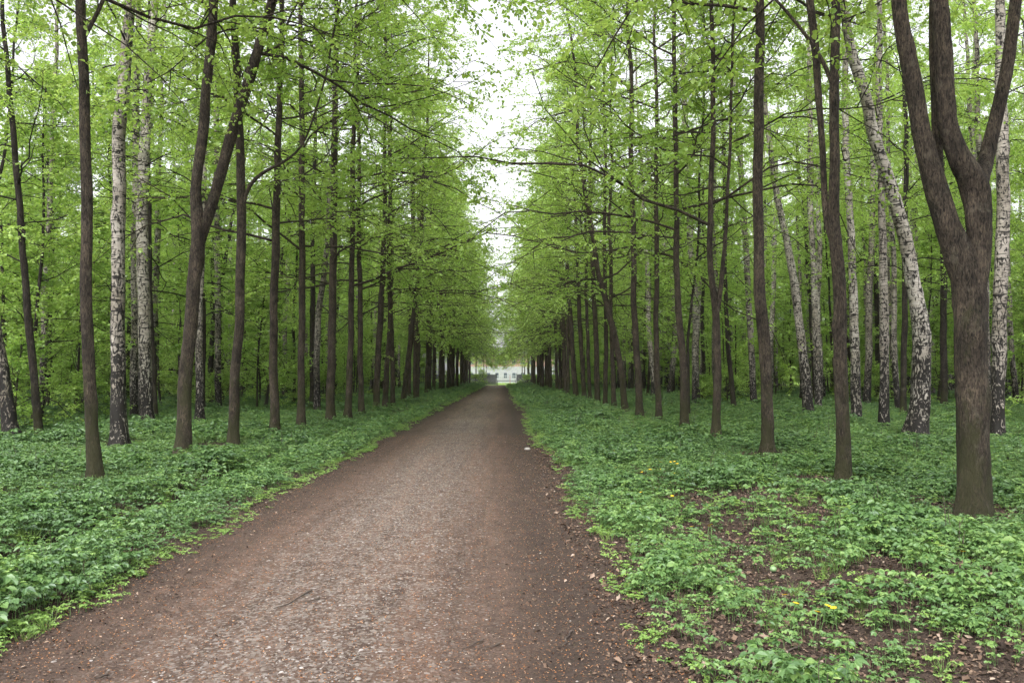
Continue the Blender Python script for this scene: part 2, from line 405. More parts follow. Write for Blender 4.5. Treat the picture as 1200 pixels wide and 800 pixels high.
def trunk_mesh(stems, mats, r, sides=14, flare=.35, rough=.04, burls=4):
    mb = MB()
    for k, (P, R) in enumerate(stems):
        R = R.copy()
        if k == 0 and flare:
            R = R * (1 + flare * np.exp(-np.clip(P[:, 2], 0, 9) / .30))
        K = len(P)
        T = norm(np.gradient(P, axis=0)); ref = np.array([1.0, 0, 0]) if abs(T[0, 0]) < .9 else np.array([0, 1.0, 0])
        V = norm(np.cross(T, ref)); U = np.cross(V, T)
        a = np.arange(sides) * 2 * np.pi / sides
        rad = R[:, None] * (1 + .05 * np.sin(2 * a + r.random() * 6)[None, :] * np.ones((K, 1)))
        # lobed, uneven surface
        nz = r.standard_normal((K, sides)) * rough
        nz = (nz + np.roll(nz, 1, 1) + np.roll(nz, 1, 0)) / 1.7
        rad = rad * (1 + nz)
        if k == 0: # root lobes
            lob = np.sin(a * 4 + r.random() * 6) * .5 + .5
            rad = rad * (1 + .4 * np.exp(-np.clip(P[:, 2], 0, 9) / .22)[:, None] * lob[None, :])
        for b in range(burls):
            ci = r.integers(2, max(3, int(K * .7))); ca = r.random() * 2 * np.pi; am = r.uniform(.10, .28) * (1.25 if sides >= 18 else 1)
            dz = (np.arange(K) - ci)[:, None] * (np.linalg.norm(P[1] - P[0])) / (R[ci] * 1.1 + .02)
            da = (np.angle(np.exp(1j * (a - ca))))[None, :] / .6
            rad = rad * (1 + am * np.exp(-dz ** 2 - da ** 2))
        pts = P[:, None, :] + rad[..., None] * (np.cos(a)[None, :, None] * U[:, None, :] + np.sin(a)[None, :, None] * V[:, None, :])
        idx = np.arange(K * sides).reshape(K, sides); nx = np.roll(idx, -1, 1)
        q = np.stack([idx[:-1], nx[:-1], nx[1:], idx[1:]], -1).reshape(-1, 4)
        mb.add(pts.reshape(-1, 3), q, 0)
    return mb

KIND = {
 # n1, m2, m3, leaves per twig, leaf size, h0, reach, elev low/high (deg), wiggle, bias, xs, ys
 'linden': dict(n1=30, m2=9, m3=6, nl=17, ls=.098, h0=5.0, reach=7.7, el=(14, 62), bias=(0, 0, -.05), xs=1.0, ys=.62, tw=.70, l2=.66),
 'wood':   dict(n1=30, m2=8, m3=6, nl=16, ls=.10, h0=4.5, reach=4.6, el=(8, 62), bias=(0, 0, -.01), xs=1, ys=1, tw=.5, l2=.48),
 'birch':  dict(n1=24, m2=7, m3=7, nl=14, ls=.085, h0=8.0, reach=3.6, el=(25, 65), bias=(0, 0, -.10), xs=1, ys=1, tw=.7, l2=.5),
 'young':  dict(n1=24, m2=7, m3=6, nl=13, ls=.10, h0=.9, reach=2.6, el=(15, 60), bias=(0, 0, -.02), xs=1, ys=1, tw=.45, l2=.5),
 'bush':   dict(n1=18, m2=6, m3=6, nl=12, ls=.08, h0=.15, reach=1.5, el=(25, 70), bias=(0, 0, -.02), xs=1, ys=1, tw=.38, l2=.5),
}

def crown(stems, H, kind, r, nobj=8, fine=False, **over):
    k = dict(KIND[kind]); k.update(over)
    n1 = k['n1']; h0 = k['h0']
    u = np.sort((np.arange(n1) + r.random(n1)) / n1) ** .95
    h = h0 + (H - .3 - h0) * u
    phi = np.arange(n1) * 2.399 + r.random() * 6 + r.standard_normal(n1) * .4
    if k.get('side') is not None: phi = np.where(r.random(n1) < .55, k['side'] + r.standard_normal(n1) * .6, phi)
    el = np.radians(k['el'][0] + (k['el'][1] - k['el'][0]) * u ** 1.3 + r.standard_normal(n1) * 8)
    L = k['reach'] * ((1 - u) ** .65 * .84 + .16) * r.uniform(.55, 1.12, n1)
    # lowest boughs are shorter at times
    L = L * np.sqrt((np.cos(phi) * k['xs']) ** 2 + (np.sin(phi) * k['ys']) ** 2)
    L = L * (1 + k.get('toward', 0) * np.maximum(0, np.cos(phi - k.get('tdir', 0))) ** 2)
    p0 = np.zeros((n1, 3))
    sr = np.zeros(n1)
    for i in range(n1):
        c = [s for s in stems if s[0][0, 2] < h[i] < s[0][-1, 2]] or [stems[0]]
        P, R = c[r.integers(len(c))]
        p0[i] = [np.interp(h[i], P[:, 2], P[:, j]) for j in range(2)] + [h[i]]
        sr[i] = np.interp(h[i], P[:, 2], R)
    d0 = np.stack([np.cos(phi) * np.cos(el), np.sin(phi) * np.cos(el), np.sin(el)], 1)
    P1 = grow(p0, d0, L, 10, r, .19, np.array(k['bias']))
    tt = np.linspace(0, 1, 10)
    r1 = np.minimum(.006 + .0048 * L, sr * .6)
    R1 = r1[:, None] * (1 - .82 * tt) + .002
    order = np.argsort(-L); big = order[:nobj]; rest = order[nobj:]
    bms = []
    for i in big:
        b = MB(); tubes(b, P1[i:i + 1], R1[i:i + 1], 6, 0); bms.append((b, p0[i]))
    mb = MB()
    if len(rest): tubes(mb, P1[rest], R1[rest], 5, 0)
    # second order: flat sprays either side
    m2 = k['m2']; t2 = (np.arange(m2)[None, :] + .35 + r.random((n1, m2)) * .6) / m2 * .86 + .14
    a, T = sample_curve(P1, t2)
    side = norm(np.cross(T, np.array([0, 0, 1.0]))) * np.where(np.arange(m2) % 2, 1, -1)[None, :, None]
    D = T * .75 + side * r.uniform(.5, 1.1, (n1, m2, 1)) + r.standard_normal((n1, m2, 3)) * .22 + np.array([0, 0, .12])
    L2 = (k['l2'] * L[:, None] * (1.12 - t2) + .35) * r.uniform(.6, 1.15, (n1, m2))
    P2 = grow(a.reshape(-1, 3), D.reshape(-1, 3), L2.reshape(-1), 6, r, .16, np.array(k['bias']) * 1.3)
    R2 = (.0022 + .0042 * L2.reshape(-1))[:, None] * (1 - .75 * np.linspace(0, 1, 6)) + .0012
    tubes(mb, P2, R2, 4, 0)
    m3 = k['m3']; n2 = len(P2); t3 = (np.arange(m3)[None, :] + r.random((n2, m3))) / m3 * .85 + .15
    a, T = sample_curve(P2, t3)
    side = norm(np.cross(T, np.array([0, 0, 1.0]))) * np.where(np.arange(m3) % 2, 1, -1)[None, :, None]
    D = T * .8 + side * r.uniform(.4, 1.1, (n2, m3, 1)) + r.standard_normal((n2, m3, 3)) * .25
    L3 = (k['tw'] * r.uniform(.4, 1.15, (n2, m3))).reshape(-1)
    P3 = grow(a.reshape(-1, 3), D.reshape(-1, 3), L3, 4, r, .15, np.array(k['bias']) * 3)
    R3 = np.full((len(P3), 4), .0022) * np.linspace(1.1, .5, 4)
    tubes(mb, P3, R3, 3, 0)
    nl = k['nl']; n3 = len(P3); t4 = (np.arange(nl)[None, :] + r.random((n3, nl))) / nl * .95 + .05
    a, T = sample_curve(P3, t4)
    # clumpiness: some twigs bear few leaves yet
    dens = np.clip(np.repeat(r.random((n2, 1)) * 1.5 + .12, m3, 0).reshape(-1, 1), 0, 1) * (.6 + .4 * r.random((n3, 1))); keep = (r.random((n3, nl)) < dens).reshape(-1)
    side = norm(np.cross(T, np.array([0, 0, 1.0]))) * np.where(np.arange(nl) % 2, 1, -1)[None, :, None]
    A = (T * .5 + side * .8 + r.standard_normal((n3, nl, 3)) * .35 + np.array([0, 0, -.25])).reshape(-1, 3)
    nn = (np.array([0, 0, 1.0]) + r.standard_normal((n3, nl, 3)) * .45).reshape(-1, 3)
    S = k['ls'] * r.uniform(.55, 1.15, n3 * nl)
    p = a.reshape(-1, 3) + norm(A) * .012
    leaves(mb, p[keep], A[keep], nn[keep], S[keep], 1, r, fine)
    return mb, bms

LEAFM = {'linden': 'leaf', 'wood': 'leaf_wood', 'birch': 'leaf_birch', 'young': 'leaf_wood', 'bush': 'leaf_wood'}
BARKM = {'linden': 'bark', 'wood': 'bark_dark', 'birch': 'birch', 'young': 'bark_dark', 'bush': 'bark_dark'}
TNAME = {'linden': 'linden_tree', 'wood': 'woodland_tree', 'birch': 'birch_tree', 'young': 'young_tree', 'bush': 'bush'}

def assemble(kind, base, stems, H, r, label, cat, group, nobj=8, fine=False, sides=14, flare=.35, rough=.03, burls=4, **over):
    root = empty(TNAME[kind], base, label, cat, group)
    tm = trunk_mesh(stems, None, r, sides, flare, rough, burls).mesh('trunk', [M[BARKM[kind]]])
    link('trunk', tm, root)
    mb, bms = crown(stems, H, kind, r, nobj, fine, **over)
    bm = M['bark'] if kind == 'linden' else M['bark_dark']
    for b, _ in bms: link('branch', b.mesh('branch', [bm]), root)
    link('crown', mb.mesh('crown', [bm, M[LEAFM[kind]]]), root)
    return root

def traced(kind, main, forks=(), H=20, seed=0, label='', cat='tree', group=None, d=None, step=.22, ws=.85, **kw):
    r = np.random.default_rng(1000 + seed)
    u, v, w = main[0]
    if d is None:
        x, d = ground_at(u, v, .14)
    x = at_depth(u, v, d)[0]
    base = np.array([x, d, float(terrain(x, d)) - .04])
    W = np.array([at_depth(a, b, d) for a, b, c in main]); R = np.array([c / F * d / 2 * ws for a, b, c in main])
    W[0, 2] = base[2]
    stems = [resample(W, R, base, H, .03, step, r)]
    for fk in forks:
        dy = 0
        if isinstance(fk, tuple): dy, fk = fk
        W = np.array([at_depth(a, b, d + dy * min(1, i / 2)) for i, (a, b, c) in enumerate(fk)]); R = np.array([c / F * d / 2 * ws for a, b, c in fk])
        stems.append(resample(W, R, base, H * r.uniform(.86, 1.0), .03, step, r))
    return assemble(kind, base, stems, H, r, label, cat, group, **kw)

ORD = ['zeroth', 'first', 'second', 'third', 'fourth', 'fifth', 'sixth', 'seventh', 'eighth', 'ninth', 'tenth', 'eleventh', 'twelfth', 'thirteenth',
       'fourteenth', 'fifteenth', 'sixteenth', 'seventeenth', 'eighteenth', 'nineteenth']
TENS = {2: ('twentieth', 'twenty'), 3: ('thirtieth', 'thirty'), 4: ('fortieth', 'forty'), 5: ('fiftieth', 'fifty')}
def ordinal(n):
    if n < 20: return ORD[n]
    t, u = divmod(n, 10)
    return TENS[t][0] if u == 0 else TENS[t][1] + '-' + ORD[u]

GL, GR = 'lindens in the row left of the path', 'lindens in the row right of the path'
# ---- left row, traced
traced('linden', [(-60, 596, 17), (-66, 300, 16), (-70, 0, 14)], H=19, seed=50, d=9.8, nobj=10, fine=True, sides=16, side=.3, ls=.08, h0=6.4, reach=5.6, n1=30, m2=11, m3=7, el=(22, 62),
       label='linden just outside the left edge whose leafy boughs reach over the path', group=GL)
traced('linden', [(112, 556, 16), (110, 470, 15), (105, 380, 14.5), (104, 300, 14), (101, 180, 13.5), (98, 60, 12.5), (97, 0, 12)],
       [[(98, 45, 6), (108, 28, 6), (118, 10, 5), (126, -8, 5)]], H=19, seed=1, h0=7.4, el=(25, 62), fine=True, sides=18, nobj=10, step=.12, burls=9,
       label='straight slender dark linden nearest on the left, a thin fork at its top', group=GL)
traced('linden', [(214, 528, 20), (217, 460, 18), (220, 420, 17), (226, 372, 18), (231, 310, 18), (234, 275, 19), (231, 240, 15), (230, 222, 14), (235, 180, 14), (239, 150, 13.5), (246, 75, 13), (252, 0, 12)],
       [[(234, 285, 14), (243, 255, 16), (251, 225, 15), (263, 187, 15.5), (273, 150, 14), (286, 110, 15), (296, 82, 14), (308, 42, 13), (320, -4, 13)]],
       H=20, seed=2, h0=8.2, el=(22, 62), toward=0, reach=6.2, fine=True, sides=20, nobj=12, step=.13, burls=9, label='big leaning linden on the left forking into a wide V', group=GL)
traced('linden', [(273, 516, 14), (275, 440, 12.5), (280, 375, 12), (281, 300, 12), (283, 240, 12), (281, 187, 11), (277, 100, 10), (274, 30, 9)],
       [[(284, 250, 5), (287, 229, 6), (295, 212, 5), (306, 203, 5), (322, 196, 4), (338, 189, 3.5), (352, 178, 3), (362, 160, 2.5)]],
       H=20, seed=3, h0=7.0, toward=0, reach=6.2, fine=True, sides=16, nobj=12, label='linden on the left with one bough curving sharply out to the right', group=GL)
spec = [
 ([(322, 506, 14), (321, 450, 12.5), (321, 400, 11.5), (323, 300, 11.5), (324, 240, 11), (327, 150, 9), (330, 60, 8), (331, 0, 7)], 'straight linden with a leafy shoot hiding its foot, fourth along the left row'),
 ([(353, 498, 11), (353, 440, 9.5), (354, 300, 8.5), (354, 230, 8), (353, 150, 7), (353, 40, 6)], 'thin pole-straight pale brown linden, fifth along the left row'),
 ([(387.5, 492, 13), (388, 430, 11.5), (389, 380, 11), (391, 300, 10.5), (391, 225, 9), (394, 112, 8), (394, 20, 6)], 'thicker mossy-footed linden, sixth along the left row'),
 ([(407, 488, 10), (409, 430, 9), (411, 382, 8), (412, 300, 7.5), (413, 180, 6.5)], 'linden tilting slightly right, seventh along the left row'),
 ([(424, 485, 8.5), (423, 420, 7.5), (422, 355, 7), (421, 290, 6.5), (421, 180, 5)], 'thin upright linden, eighth along the left row'),
 ([(441, 481.5, 9.5), (443, 410, 8.5), (446, 360, 8.5), (449, 320, 7.5), (451, 240, 6)], 'linden leaning gently to the right, ninth along the left row'),
 ([(451, 478, 8.5), (454, 420, 7.5), (457, 380, 7.5), (456, 300, 6)], 'dark linden, tenth along the left row'),
 ([(460.5, 476, 7), (459, 400, 6.5), (458, 340, 6)], 'dark linden, eleventh along the left row'),
 ([(472, 474, 7.5), (477, 430, 7), (481, 400, 7), (487, 350, 6.5), (489, 320, 6)], 'linden bent clearly to the right, twelfth along the left row'),
 ([(487, 472, 7), (487, 400, 6.5), (487, 340, 6)], 'dark upright linden, thirteenth along the left row'),
]
for i, (pts, lab) in enumerate(spec):
    x0 = pts[0][0]
    dd = ground_at(pts[0][0], pts[0][1], .14)[1]
    dd = .6 * dd + .4 * 6.4 * F / (588 - x0)
    traced('linden', pts, H=20.5 + (i % 3), seed=10 + i, d=dd, nobj=8, label=lab, group=GL, sides=12, ls=.105, toward=.1)
left_last = dd
# ---- right row, traced
traced('linden', [(1500, 690, 45), (1500, 300, 40), (1495, 0, 30)], H=18, seed=70, d=6.0, nobj=10, fine=True, sides=14, side=math.pi - .25, ls=.075, h0=4.9, reach=6.6, n1=36, m2=12, m3=8,
       label='linden just outside the right edge whose bough hangs in at the top', group=GR)
traced('linden', [(1141, 597, 43), (1140, 540, 42), (1139, 460, 42), (1137.5, 400, 43), (1136, 350, 46), (1133, 325, 46), (1118, 290, 36), (1109, 255, 34), (1100, 225, 33), (1089, 187, 29), (1079, 150, 25), (1070, 90, 25), (1061, 45, 22), (1054, 0, 20), (1048, -60, 18)],
       [[(1139, 350, 30), (1144, 315, 31), (1145, 275, 30), (1145, 240, 31), (1143, 218, 34), (1132, 200, 32), (1121, 178, 27), (1112, 150, 24.5), (1109, 110, 23), (1108, 75, 22.5), (1105, 0, 22), (1104, -60, 20)],
        (0.25, [(1146, 225, 22), (1150, 210, 22), (1157, 187, 21), (1166, 150, 19), (1174, 112, 18), (1181, 75, 17), (1192, 0, 16), (1200, -60, 15)]),
        (.35, [(1103, 240, 16), (1099, 215, 16), (1095, 180, 15), (1093, 120, 14.5), (1092, 60, 14), (1093, 0, 13), (1095, -60, 12)])],
       H=19, seed=4, h0=6.6, fine=True, sides=30, nobj=12, step=.07, rough=.022, burls=12, flare=.1, label='stout linden at right with one thick trunk splitting into four upright stems', group=GR)
traced('linden', [(988, 560, 19.5), (988, 460, 18), (987, 400, 18), (986, 340, 17.5), (983.5, 300, 18), (980, 272, 17), (978, 245, 15.5), (978, 200, 14), (978, 150, 13.5), (979, 75, 13), (980, 0, 12)],
       [(.15, [(981, 300, 9), (973, 275, 9), (968, 240, 9), (966, 180, 9), (965, 140, 9), (961, 75, 11), (956, 37, 12), (951, 0, 11), (946, -50, 10)]),
        [(975, 98, 6), (970, 84, 6.5), (958, 60, 5), (945, 42, 4.8), (930, 22, 4.4), (910, 0, 4), (890, -20, 3)]],
       H=19, seed=5, h0=7.2, fine=True, sides=20, nobj=12, step=.12, burls=10, label='slim twin-stemmed linden on the right, its two stems rising close together', group=GR)
traced('linden', [(899, 527, 16.5), (898, 470, 15), (896, 430, 15), (891, 385, 16), (888, 345, 15.5), (887.5, 300, 14), (888.5, 225, 13.5), (888.5, 150, 13), (888, 75, 12.5), (888, 0, 12)],
       H=20, seed=6, h0=8.8, fine=True, sides=20, nobj=12, step=.12, burls=8, label='tall single-stemmed linden with a slight knee low on its trunk', group=GR)
traced('linden', [(839, 511, 12.5), (840, 450, 11), (840, 390, 11), (838, 360, 11), (834, 335, 9), (832.5, 300, 8.5), (832, 260, 8), (834, 187, 7.5), (835, 112, 7), (835.5, 30, 6)],
       [[(840, 368, 7), (845, 340, 6.5), (848, 318, 5.5), (850, 290, 5), (852, 250, 4.5), (857, 120, 4), (859, 60, 3.5)]],
       H=19, seed=7, fine=True, sides=16, nobj=10, label='linden forking low into a thicker and a thinner stem', group=GR)
spec = [
 ([(802, 500, 11.5), (801, 444, 10), (798, 390, 9.5), (795, 350, 8.5), (793.5, 300, 7.5), (792, 200, 7), (792, 112, 6.5), (789, 0, 5)], 'linden bowed slightly left, fifth along the right row'),
 ([(772, 491, 9.5), (771, 444, 8.5), (769, 375, 7.5), (769.5, 300, 7), (769.5, 200, 6), (769, 100, 5)], 'slim linden with a knotty elbow, sixth along the right row'),
 ([(750, 487, 10), (747, 420, 9), (743, 350, 8), (742.5, 300, 7.5), (742, 250, 7), (740, 187, 6.5), (740, 112, 6)], 'straight pale-brown linden, seventh along the right row'),
 ([(733, 479, 8.5), (728, 430, 8.5), (720, 397, 9), (712, 362, 8), (702, 325, 7), (694, 270, 6.5), (686, 232, 6), (677, 169, 5)], 'linden leaning strongly left towards the path, eighth along the right row'),
 ([(720, 477, 7), (717.5, 430, 6), (716, 380, 5.5), (716, 300, 5)], 'thin dark linden just behind the strongly leaning one'),
 ([(709, 475, 6.5), (709.5, 400, 6), (709, 330, 5.5)], 'upright dark linden, tenth along the right row'),
 ([(700, 471, 7.5), (698, 400, 7), (695, 330, 6.5), (692, 270, 6)], 'dark linden, eleventh along the right row'),
 ([(692, 469, 5.5), (689, 410, 5), (687, 340, 4.5)], 'thin dark linden, twelfth along the right row'),
 ([(685, 467.5, 7), (681, 410, 6.5), (678, 350, 6)], 'dark linden leaning slightly left, thirteenth along the right row'),
 ([(675, 465, 7.5), (671, 410, 6.8), (667, 350, 6)], 'dark linden, fourteenth along the right row'),
]
for i, (pts, lab) in enumerate(spec):
    x0 = pts[0][0]; dd = ground_at(pts[0][0], pts[0][1], .14)[1]
    dd = .6 * dd + .4 * 5.45 * F / (x0 - 588)
    traced('linden', pts, H=20.5 + (i % 3), seed=30 + i, d=dd, nobj=8, label=lab, group=GR, sides=12, ls=.105, toward=.02, tdir=math.pi)
right_last = dd

# ---- prototypes used by copies
def straight(H, r0, r, lean=.02, wob=.06, twin=False):
    dx, dy = r.standard_normal(2) * lean
    z = np.arange(0, H + .01, H / 10); W = np.stack([dx * z, dy * z, z], 1)
    R = r0 * (1 - .8 * (z / H) ** 1.1) + .01
    st = [resample(W, R, np.zeros(3), H, .02, .35, r, wob)]
    if twin:
        z0 = r.uniform(3, 6); zz = np.arange(z0, H * .92, H / 10)
        a = r.random() * 6.28
        W2 = np.stack([dx * zz + math.cos(a) * .16 * (zz - z0), dy * zz + math.sin(a) * .16 * (zz - z0), zz], 1)
        st.append(resample(W2, R[:len(zz)] * .7, np.zeros(3), H * .9, .02, .35, r, wob))
    return st

protos = {}
first_free = {}
def proto(kind, i, H, r0, **kw):
    r = np.random.default_rng(500 + i * 13 + hash_kind(kind))
    st = straight(H, r0, r, twin=kw.pop('twin', False), lean=kw.pop('lean', .02))
    root = assemble(kind, (0, 0, 0), st, H, r, 'tree', 'tree', None, flare=.3, sides=10, burls=5, **kw)
    protos.setdefault(kind, []).append(root); first_free[root.name] = True
def hash_kind(k): return {'linden': 1, 'wood': 2, 'birch': 3, 'young': 4, 'bush': 5}[k] * 101
for i in range(5): proto('linden', i, [20.5, 21.5, 22.5, 21, 22][i], [.15, .13, .16, .14, .12][i], nobj=6, ls=.115, toward=.18, twin=(i == 3), lean=.02)
for i in range(5, 7): proto('linden', i, 21.5, .15, nobj=6, ls=.13, toward=.12, n1=34, m2=10, h0=4.4, reach=8.4)
for i in range(4): proto('wood', i, [18, 20, 16, 14][i], [.13, .16, .11, .09][i], nobj=6, ls=.115, h0=[4.5, 5.5, 3.5, 3][i], twin=(i == 1))
for i in range(4): proto('birch', i, [21, 22, 20, 23][i], [.17, .14, .12, .19][i], nobj=6, ls=.095, lean=.035)
for i in range(5): proto('young', i, [11, 7.5, 13.5, 5.5, 9.2][i], [.055, .04, .065, .03, .045][i], nobj=4, reach=[2.8, 2.3, 3.0, 1.9, 2.6][i], lean=.05)
for i in range(2): proto('bush', i, [2.6, 1.9][i], [.02, .016][i], nobj=3)

def place(kind, x, y, r, label, group, sc=None, rz=None, i=None, cat='tree'):
    if kind == 'linden' and 66 < y < 122: i = 5 + r.integers(2)
    elif kind == 'linden': i = r.integers(5)
    ps = protos[kind]; p = ps[r.integers(len(ps)) if i is None else i % len(ps)]
    s = sc or r.uniform(.88, 1.12); rz = r.random() * 6.28 if rz is None else rz
    loc = (x, y, float(terrain(x, y)) - .05)
    S = (s, s, s * r.uniform(.94, 1.06))
    if first_free.pop(p.name, None):
        p.location = loc; p.rotation_euler = (0, 0, rz); p.scale = S; p['label'] = label; p['group'] = group; p['category'] = cat
        return p
    o = copy_tree(p, loc, rz, S, label, group); o['category'] = cat
    return o

# ---- rest of the rows
y = left_last; n = 14
while y < 146:
    y += rng.uniform(2.6, 3.5)
    x = -6.3 + rng.standard_normal() * .25 + (.3 if y > 90 else 0)
    place('linden', x, y, rng, 'dark linden, %s tree along the left row' % ordinal(n) if y < 100 else 'far linden near the closing end of the left row',
          GL, rz=rng.standard_normal() * .3); n += 1
y = right_last; n = 15
while y < 146:
    y += rng.uniform(2.8, 3.9)
    x = 5.4 + rng.standard_normal() * .22 - (.2 if y > 90 else 0)
    place('linden', x, y, rng, 'dark linden, %s tree along the right row' % ordinal(n) if y < 100 else 'far linden near the closing end of the right row',
          GR, rz=math.pi + rng.standard_normal() * .3); n += 1

for i, (x, y) in enumerate([(-5.2, 157), (-8.5, 160), (-3.9, 168), (5.6, 158), (8.8, 161), (5.0, 170), (-12, 158), (12.5, 157), (-7, 176), (9, 178), (-3.6, 196), (5.2, 200)]):
    place('linden', x, y, rng, 'far green tree just beyond the grey board fence', 'trees beyond the fence', sc=.8)
for i, (x, y) in enumerate([(-3.6, 149.3), (-4.9, 148), (-6.3, 149), (-8.2, 149), (-10.5, 148.5), (4.6, 149.2), (5.9, 148.6), (7.4, 149.2), (9.4, 148.8), (11.8, 149)]):
    place('bush', x, y, rng, 'low leafy bush growing against the grey fence at the far end', 'bushes along the fence', sc=1.1, cat='bush')
# ---- traced birches and dark trunks inside the wood
GB, GD = 'birches standing in the wood', 'dark trunked trees standing in the wood'
tb = [
 ('birch', [(1072, 509, 29), (1077, 470, 27), (1078, 430, 25.5), (1077, 390, 24), (1071, 345, 20), (1063, 300, 19), (1056, 262, 18.5), (1045, 225, 18), (1031, 187, 16.5), (1020, 150, 16), (1012, 112, 15), (1000, 75, 15), (991, 37, 12), (985, 0, 11)], 'thick birch curving far over to the left, black and white fissured bark'),
 ('birch', [(1036, 500, 14.5), (1037, 450, 12.5), (1038, 400, 12.5), (1037, 350, 11.5), (1035, 300, 10.5), (1033, 200, 9), (1030, 100, 8)], 'upright birch with a black foot just left of the thick curving birch'),
 ('birch', [(1003, 490, 14), (1003, 440, 13), (1003, 400, 12), (1001, 340, 11), (998, 300, 10), (994, 200, 9), (990, 100, 8)], 'birch half hidden right behind the twin-stemmed linden'),
 ('birch', [(948, 484, 13.5), (944, 440, 12), (938, 400, 11.5), (932, 340, 11), (926, 300, 9.5), (919, 270, 9), (908, 225, 8), (900, 150, 7)], 'birch with dark foot leaning left beside an upright white birch'),
 ('birch', [(958.5, 478, 9.5), (957, 430, 9), (955.5, 380, 9), (953, 300, 8.5), (950, 262, 8), (950, 150, 7.5), (948, 75, 7)], 'white upright birch directly right of the left-leaning one'),
 ('birch', [(1168, 507, 17), (1170, 450, 17), (1171, 420, 18), (1172, 340, 17), (1175, 262, 17), (1175, 150, 15), (1171, 19, 12)], 'large white birch behind the stout four-stemmed linden'),
 ('birch', [(1192, 474, 8), (1186, 420, 7.5), (1182, 340, 7), (1178, 240, 6)], 'thin birch at the right edge leaning left'),
 ('birch', [(1015, 473, 10), (1017, 420, 9), (1018, 360, 9), (1020, 300, 8.5), (1023, 200, 7)], 'pale birch further back between two closer birches'),
 ('birch', [(903, 466, 7.5), (904, 400, 7), (908, 300, 6.5), (910, 200, 6)], 'slim pale birch seen just right of the kneed linden'),
 ('birch', [(816, 472, 10.5), (816, 420, 9.5), (816, 360, 9.5), (812, 315, 9), (810, 290, 8.5), (804, 150, 7.5), (800, 50, 6)], 'white birch seen between the fifth linden and the low-forked linden at right'),
 ('birch', [(784, 463, 7), (790, 420, 7), (792, 400, 7), (788, 330, 6.5), (781.5, 300, 6), (775, 280, 6), (761, 210, 5)], 'birch bowing left seen beside the sixth linden of the right row'),
 ('birch', [(884, 474, 9), (880, 400, 8.5), (876, 320, 8), (872, 262, 8), (866, 150, 7.5), (862, 90, 7)], 'slender white birch close behind the kneed linden'),
 ('wood', [(861, 478, 7), (856, 430, 6.5), (852, 400, 6), (850, 330, 5.5), (849, 200, 5)], 'thin dark trunk behind the low-forked linden'),
 ('wood', [(807, 487, 4.5), (807, 405, 4), (811, 360, 3.5), (816, 315, 3.2), (820, 260, 3)], 'very thin black stem touching the fifth linden of the right row'),
 ('wood', [(1059, 485, 8.5), (1059, 400, 8), (1060, 300, 7.5), (1062, 150, 6)], 'dark trunk seen through the gap left of the thick curving birch'),
 ('wood', [(1106, 477, 9), (1107, 400, 8.5), (1106, 300, 8), (1104, 150, 6)], 'dark trunk just left of the stout four-stemmed linden'),
 ('birch', [(141, 516, 23), (140, 480, 21), (139, 440, 20), (137.5, 375, 19), (137, 300, 18), (139, 262, 18), (141, 187, 18), (141, 142, 18.5), (146, 94, 16.5), (148, 37, 15), (151, 0, 14)], 'thick birch second from left with a nearly black foot'),
 ('birch', [(173, 494, 19), (169, 440, 17), (167.5, 380, 17), (166.5, 300, 16), (167, 187, 15), (172, 112, 13), (178, 37, 11), (181, 0, 10)], 'bright white birch directly right of the thick black-footed birch'),
 ('birch', [(158, 484, 11), (157, 380, 10), (158, 250, 9.5), (160, 94, 9), (162, 20, 8)], 'thinner birch peeking out between the two white birches at left'),
 ('birch', [(15, 510, 20), (8, 470, 17), (2, 431, 16), (-8, 370, 15), (-22, 280, 14), (-35, 180, 12)], 'birch leaning out through the left edge, white foot in the herbs'),
 ('birch', [(234, 491, 12), (233, 440, 9.5), (232, 375, 9), (236, 300, 8), (240, 150, 7)], 'birch hidden close behind the big V-forked linden'),
 ('birch', [(256, 478, 9), (256, 420, 8), (255, 300, 8), (254, 150, 7)], 'pale birch between the V-forked linden and the next linden'),
 ('birch', [(372, 480, 10), (371, 440, 9), (372, 410, 9), (374, 355, 8.5), (380, 322, 8), (384, 280, 7.5), (388, 200, 6)], 'crooked birch between the fifth and sixth lindens of the left row'),
 ('wood', [(46, 506, 10.5), (43, 460, 9.5), (39, 412, 9.5), (33, 337, 8.5), (28, 300, 8), (20, 206, 7.5), (16, 131, 7), (12, 82, 6), (3, 15, 5)], 'thin dark tree at far left leaning left, beside the leaning birch'),
 ('wood', [(366, 477, 7.5), (366, 400, 7), (367, 300, 6.5), (368, 200, 6)], 'dark trunk touching the left side of the crooked birch'),
 ('wood', [(183, 489, 7), (180, 440, 6.5), (176, 375, 6), (175, 250, 5.5)], 'dark thin trunk emerging right of the bright white birch'),
]
SIGHT = []
for i, (kd, pts, lab) in enumerate(tb):
    d = ground_at(pts[0][0], pts[0][1], .14)[1]; SIGHT.append((pts[0][0], d)); SIGHT.append((pts[len(pts) // 2][0], d))
    traced(kd, pts, H=(21 if kd == 'birch' else 17) + (i % 3), seed=200 + i, label=lab, group=GB if kd == 'birch' else GD, nobj=6,
           sides=18 if pts[0][2] > 15 else 12, step=.16 if pts[0][2] > 15 else .3, flare=.22, burls=5, ls=.075 if d < 25 else .085)

# ---- loose wood behind the rows (individual trees), label names the gap they show in
def px_of(x, y, z=0):
    c, s = math.cos(-YAW), math.sin(-YAW)
    X, Y = x * c + y * s, -x * s + y * c
    Z = z - CAMH
    c, s = math.cos(-PITCH), math.sin(-PITCH)
    Y, Z = Y * c - Z * s, Y * s + Z * c
    return CX + F * X / Y, CY - F * Z / Y

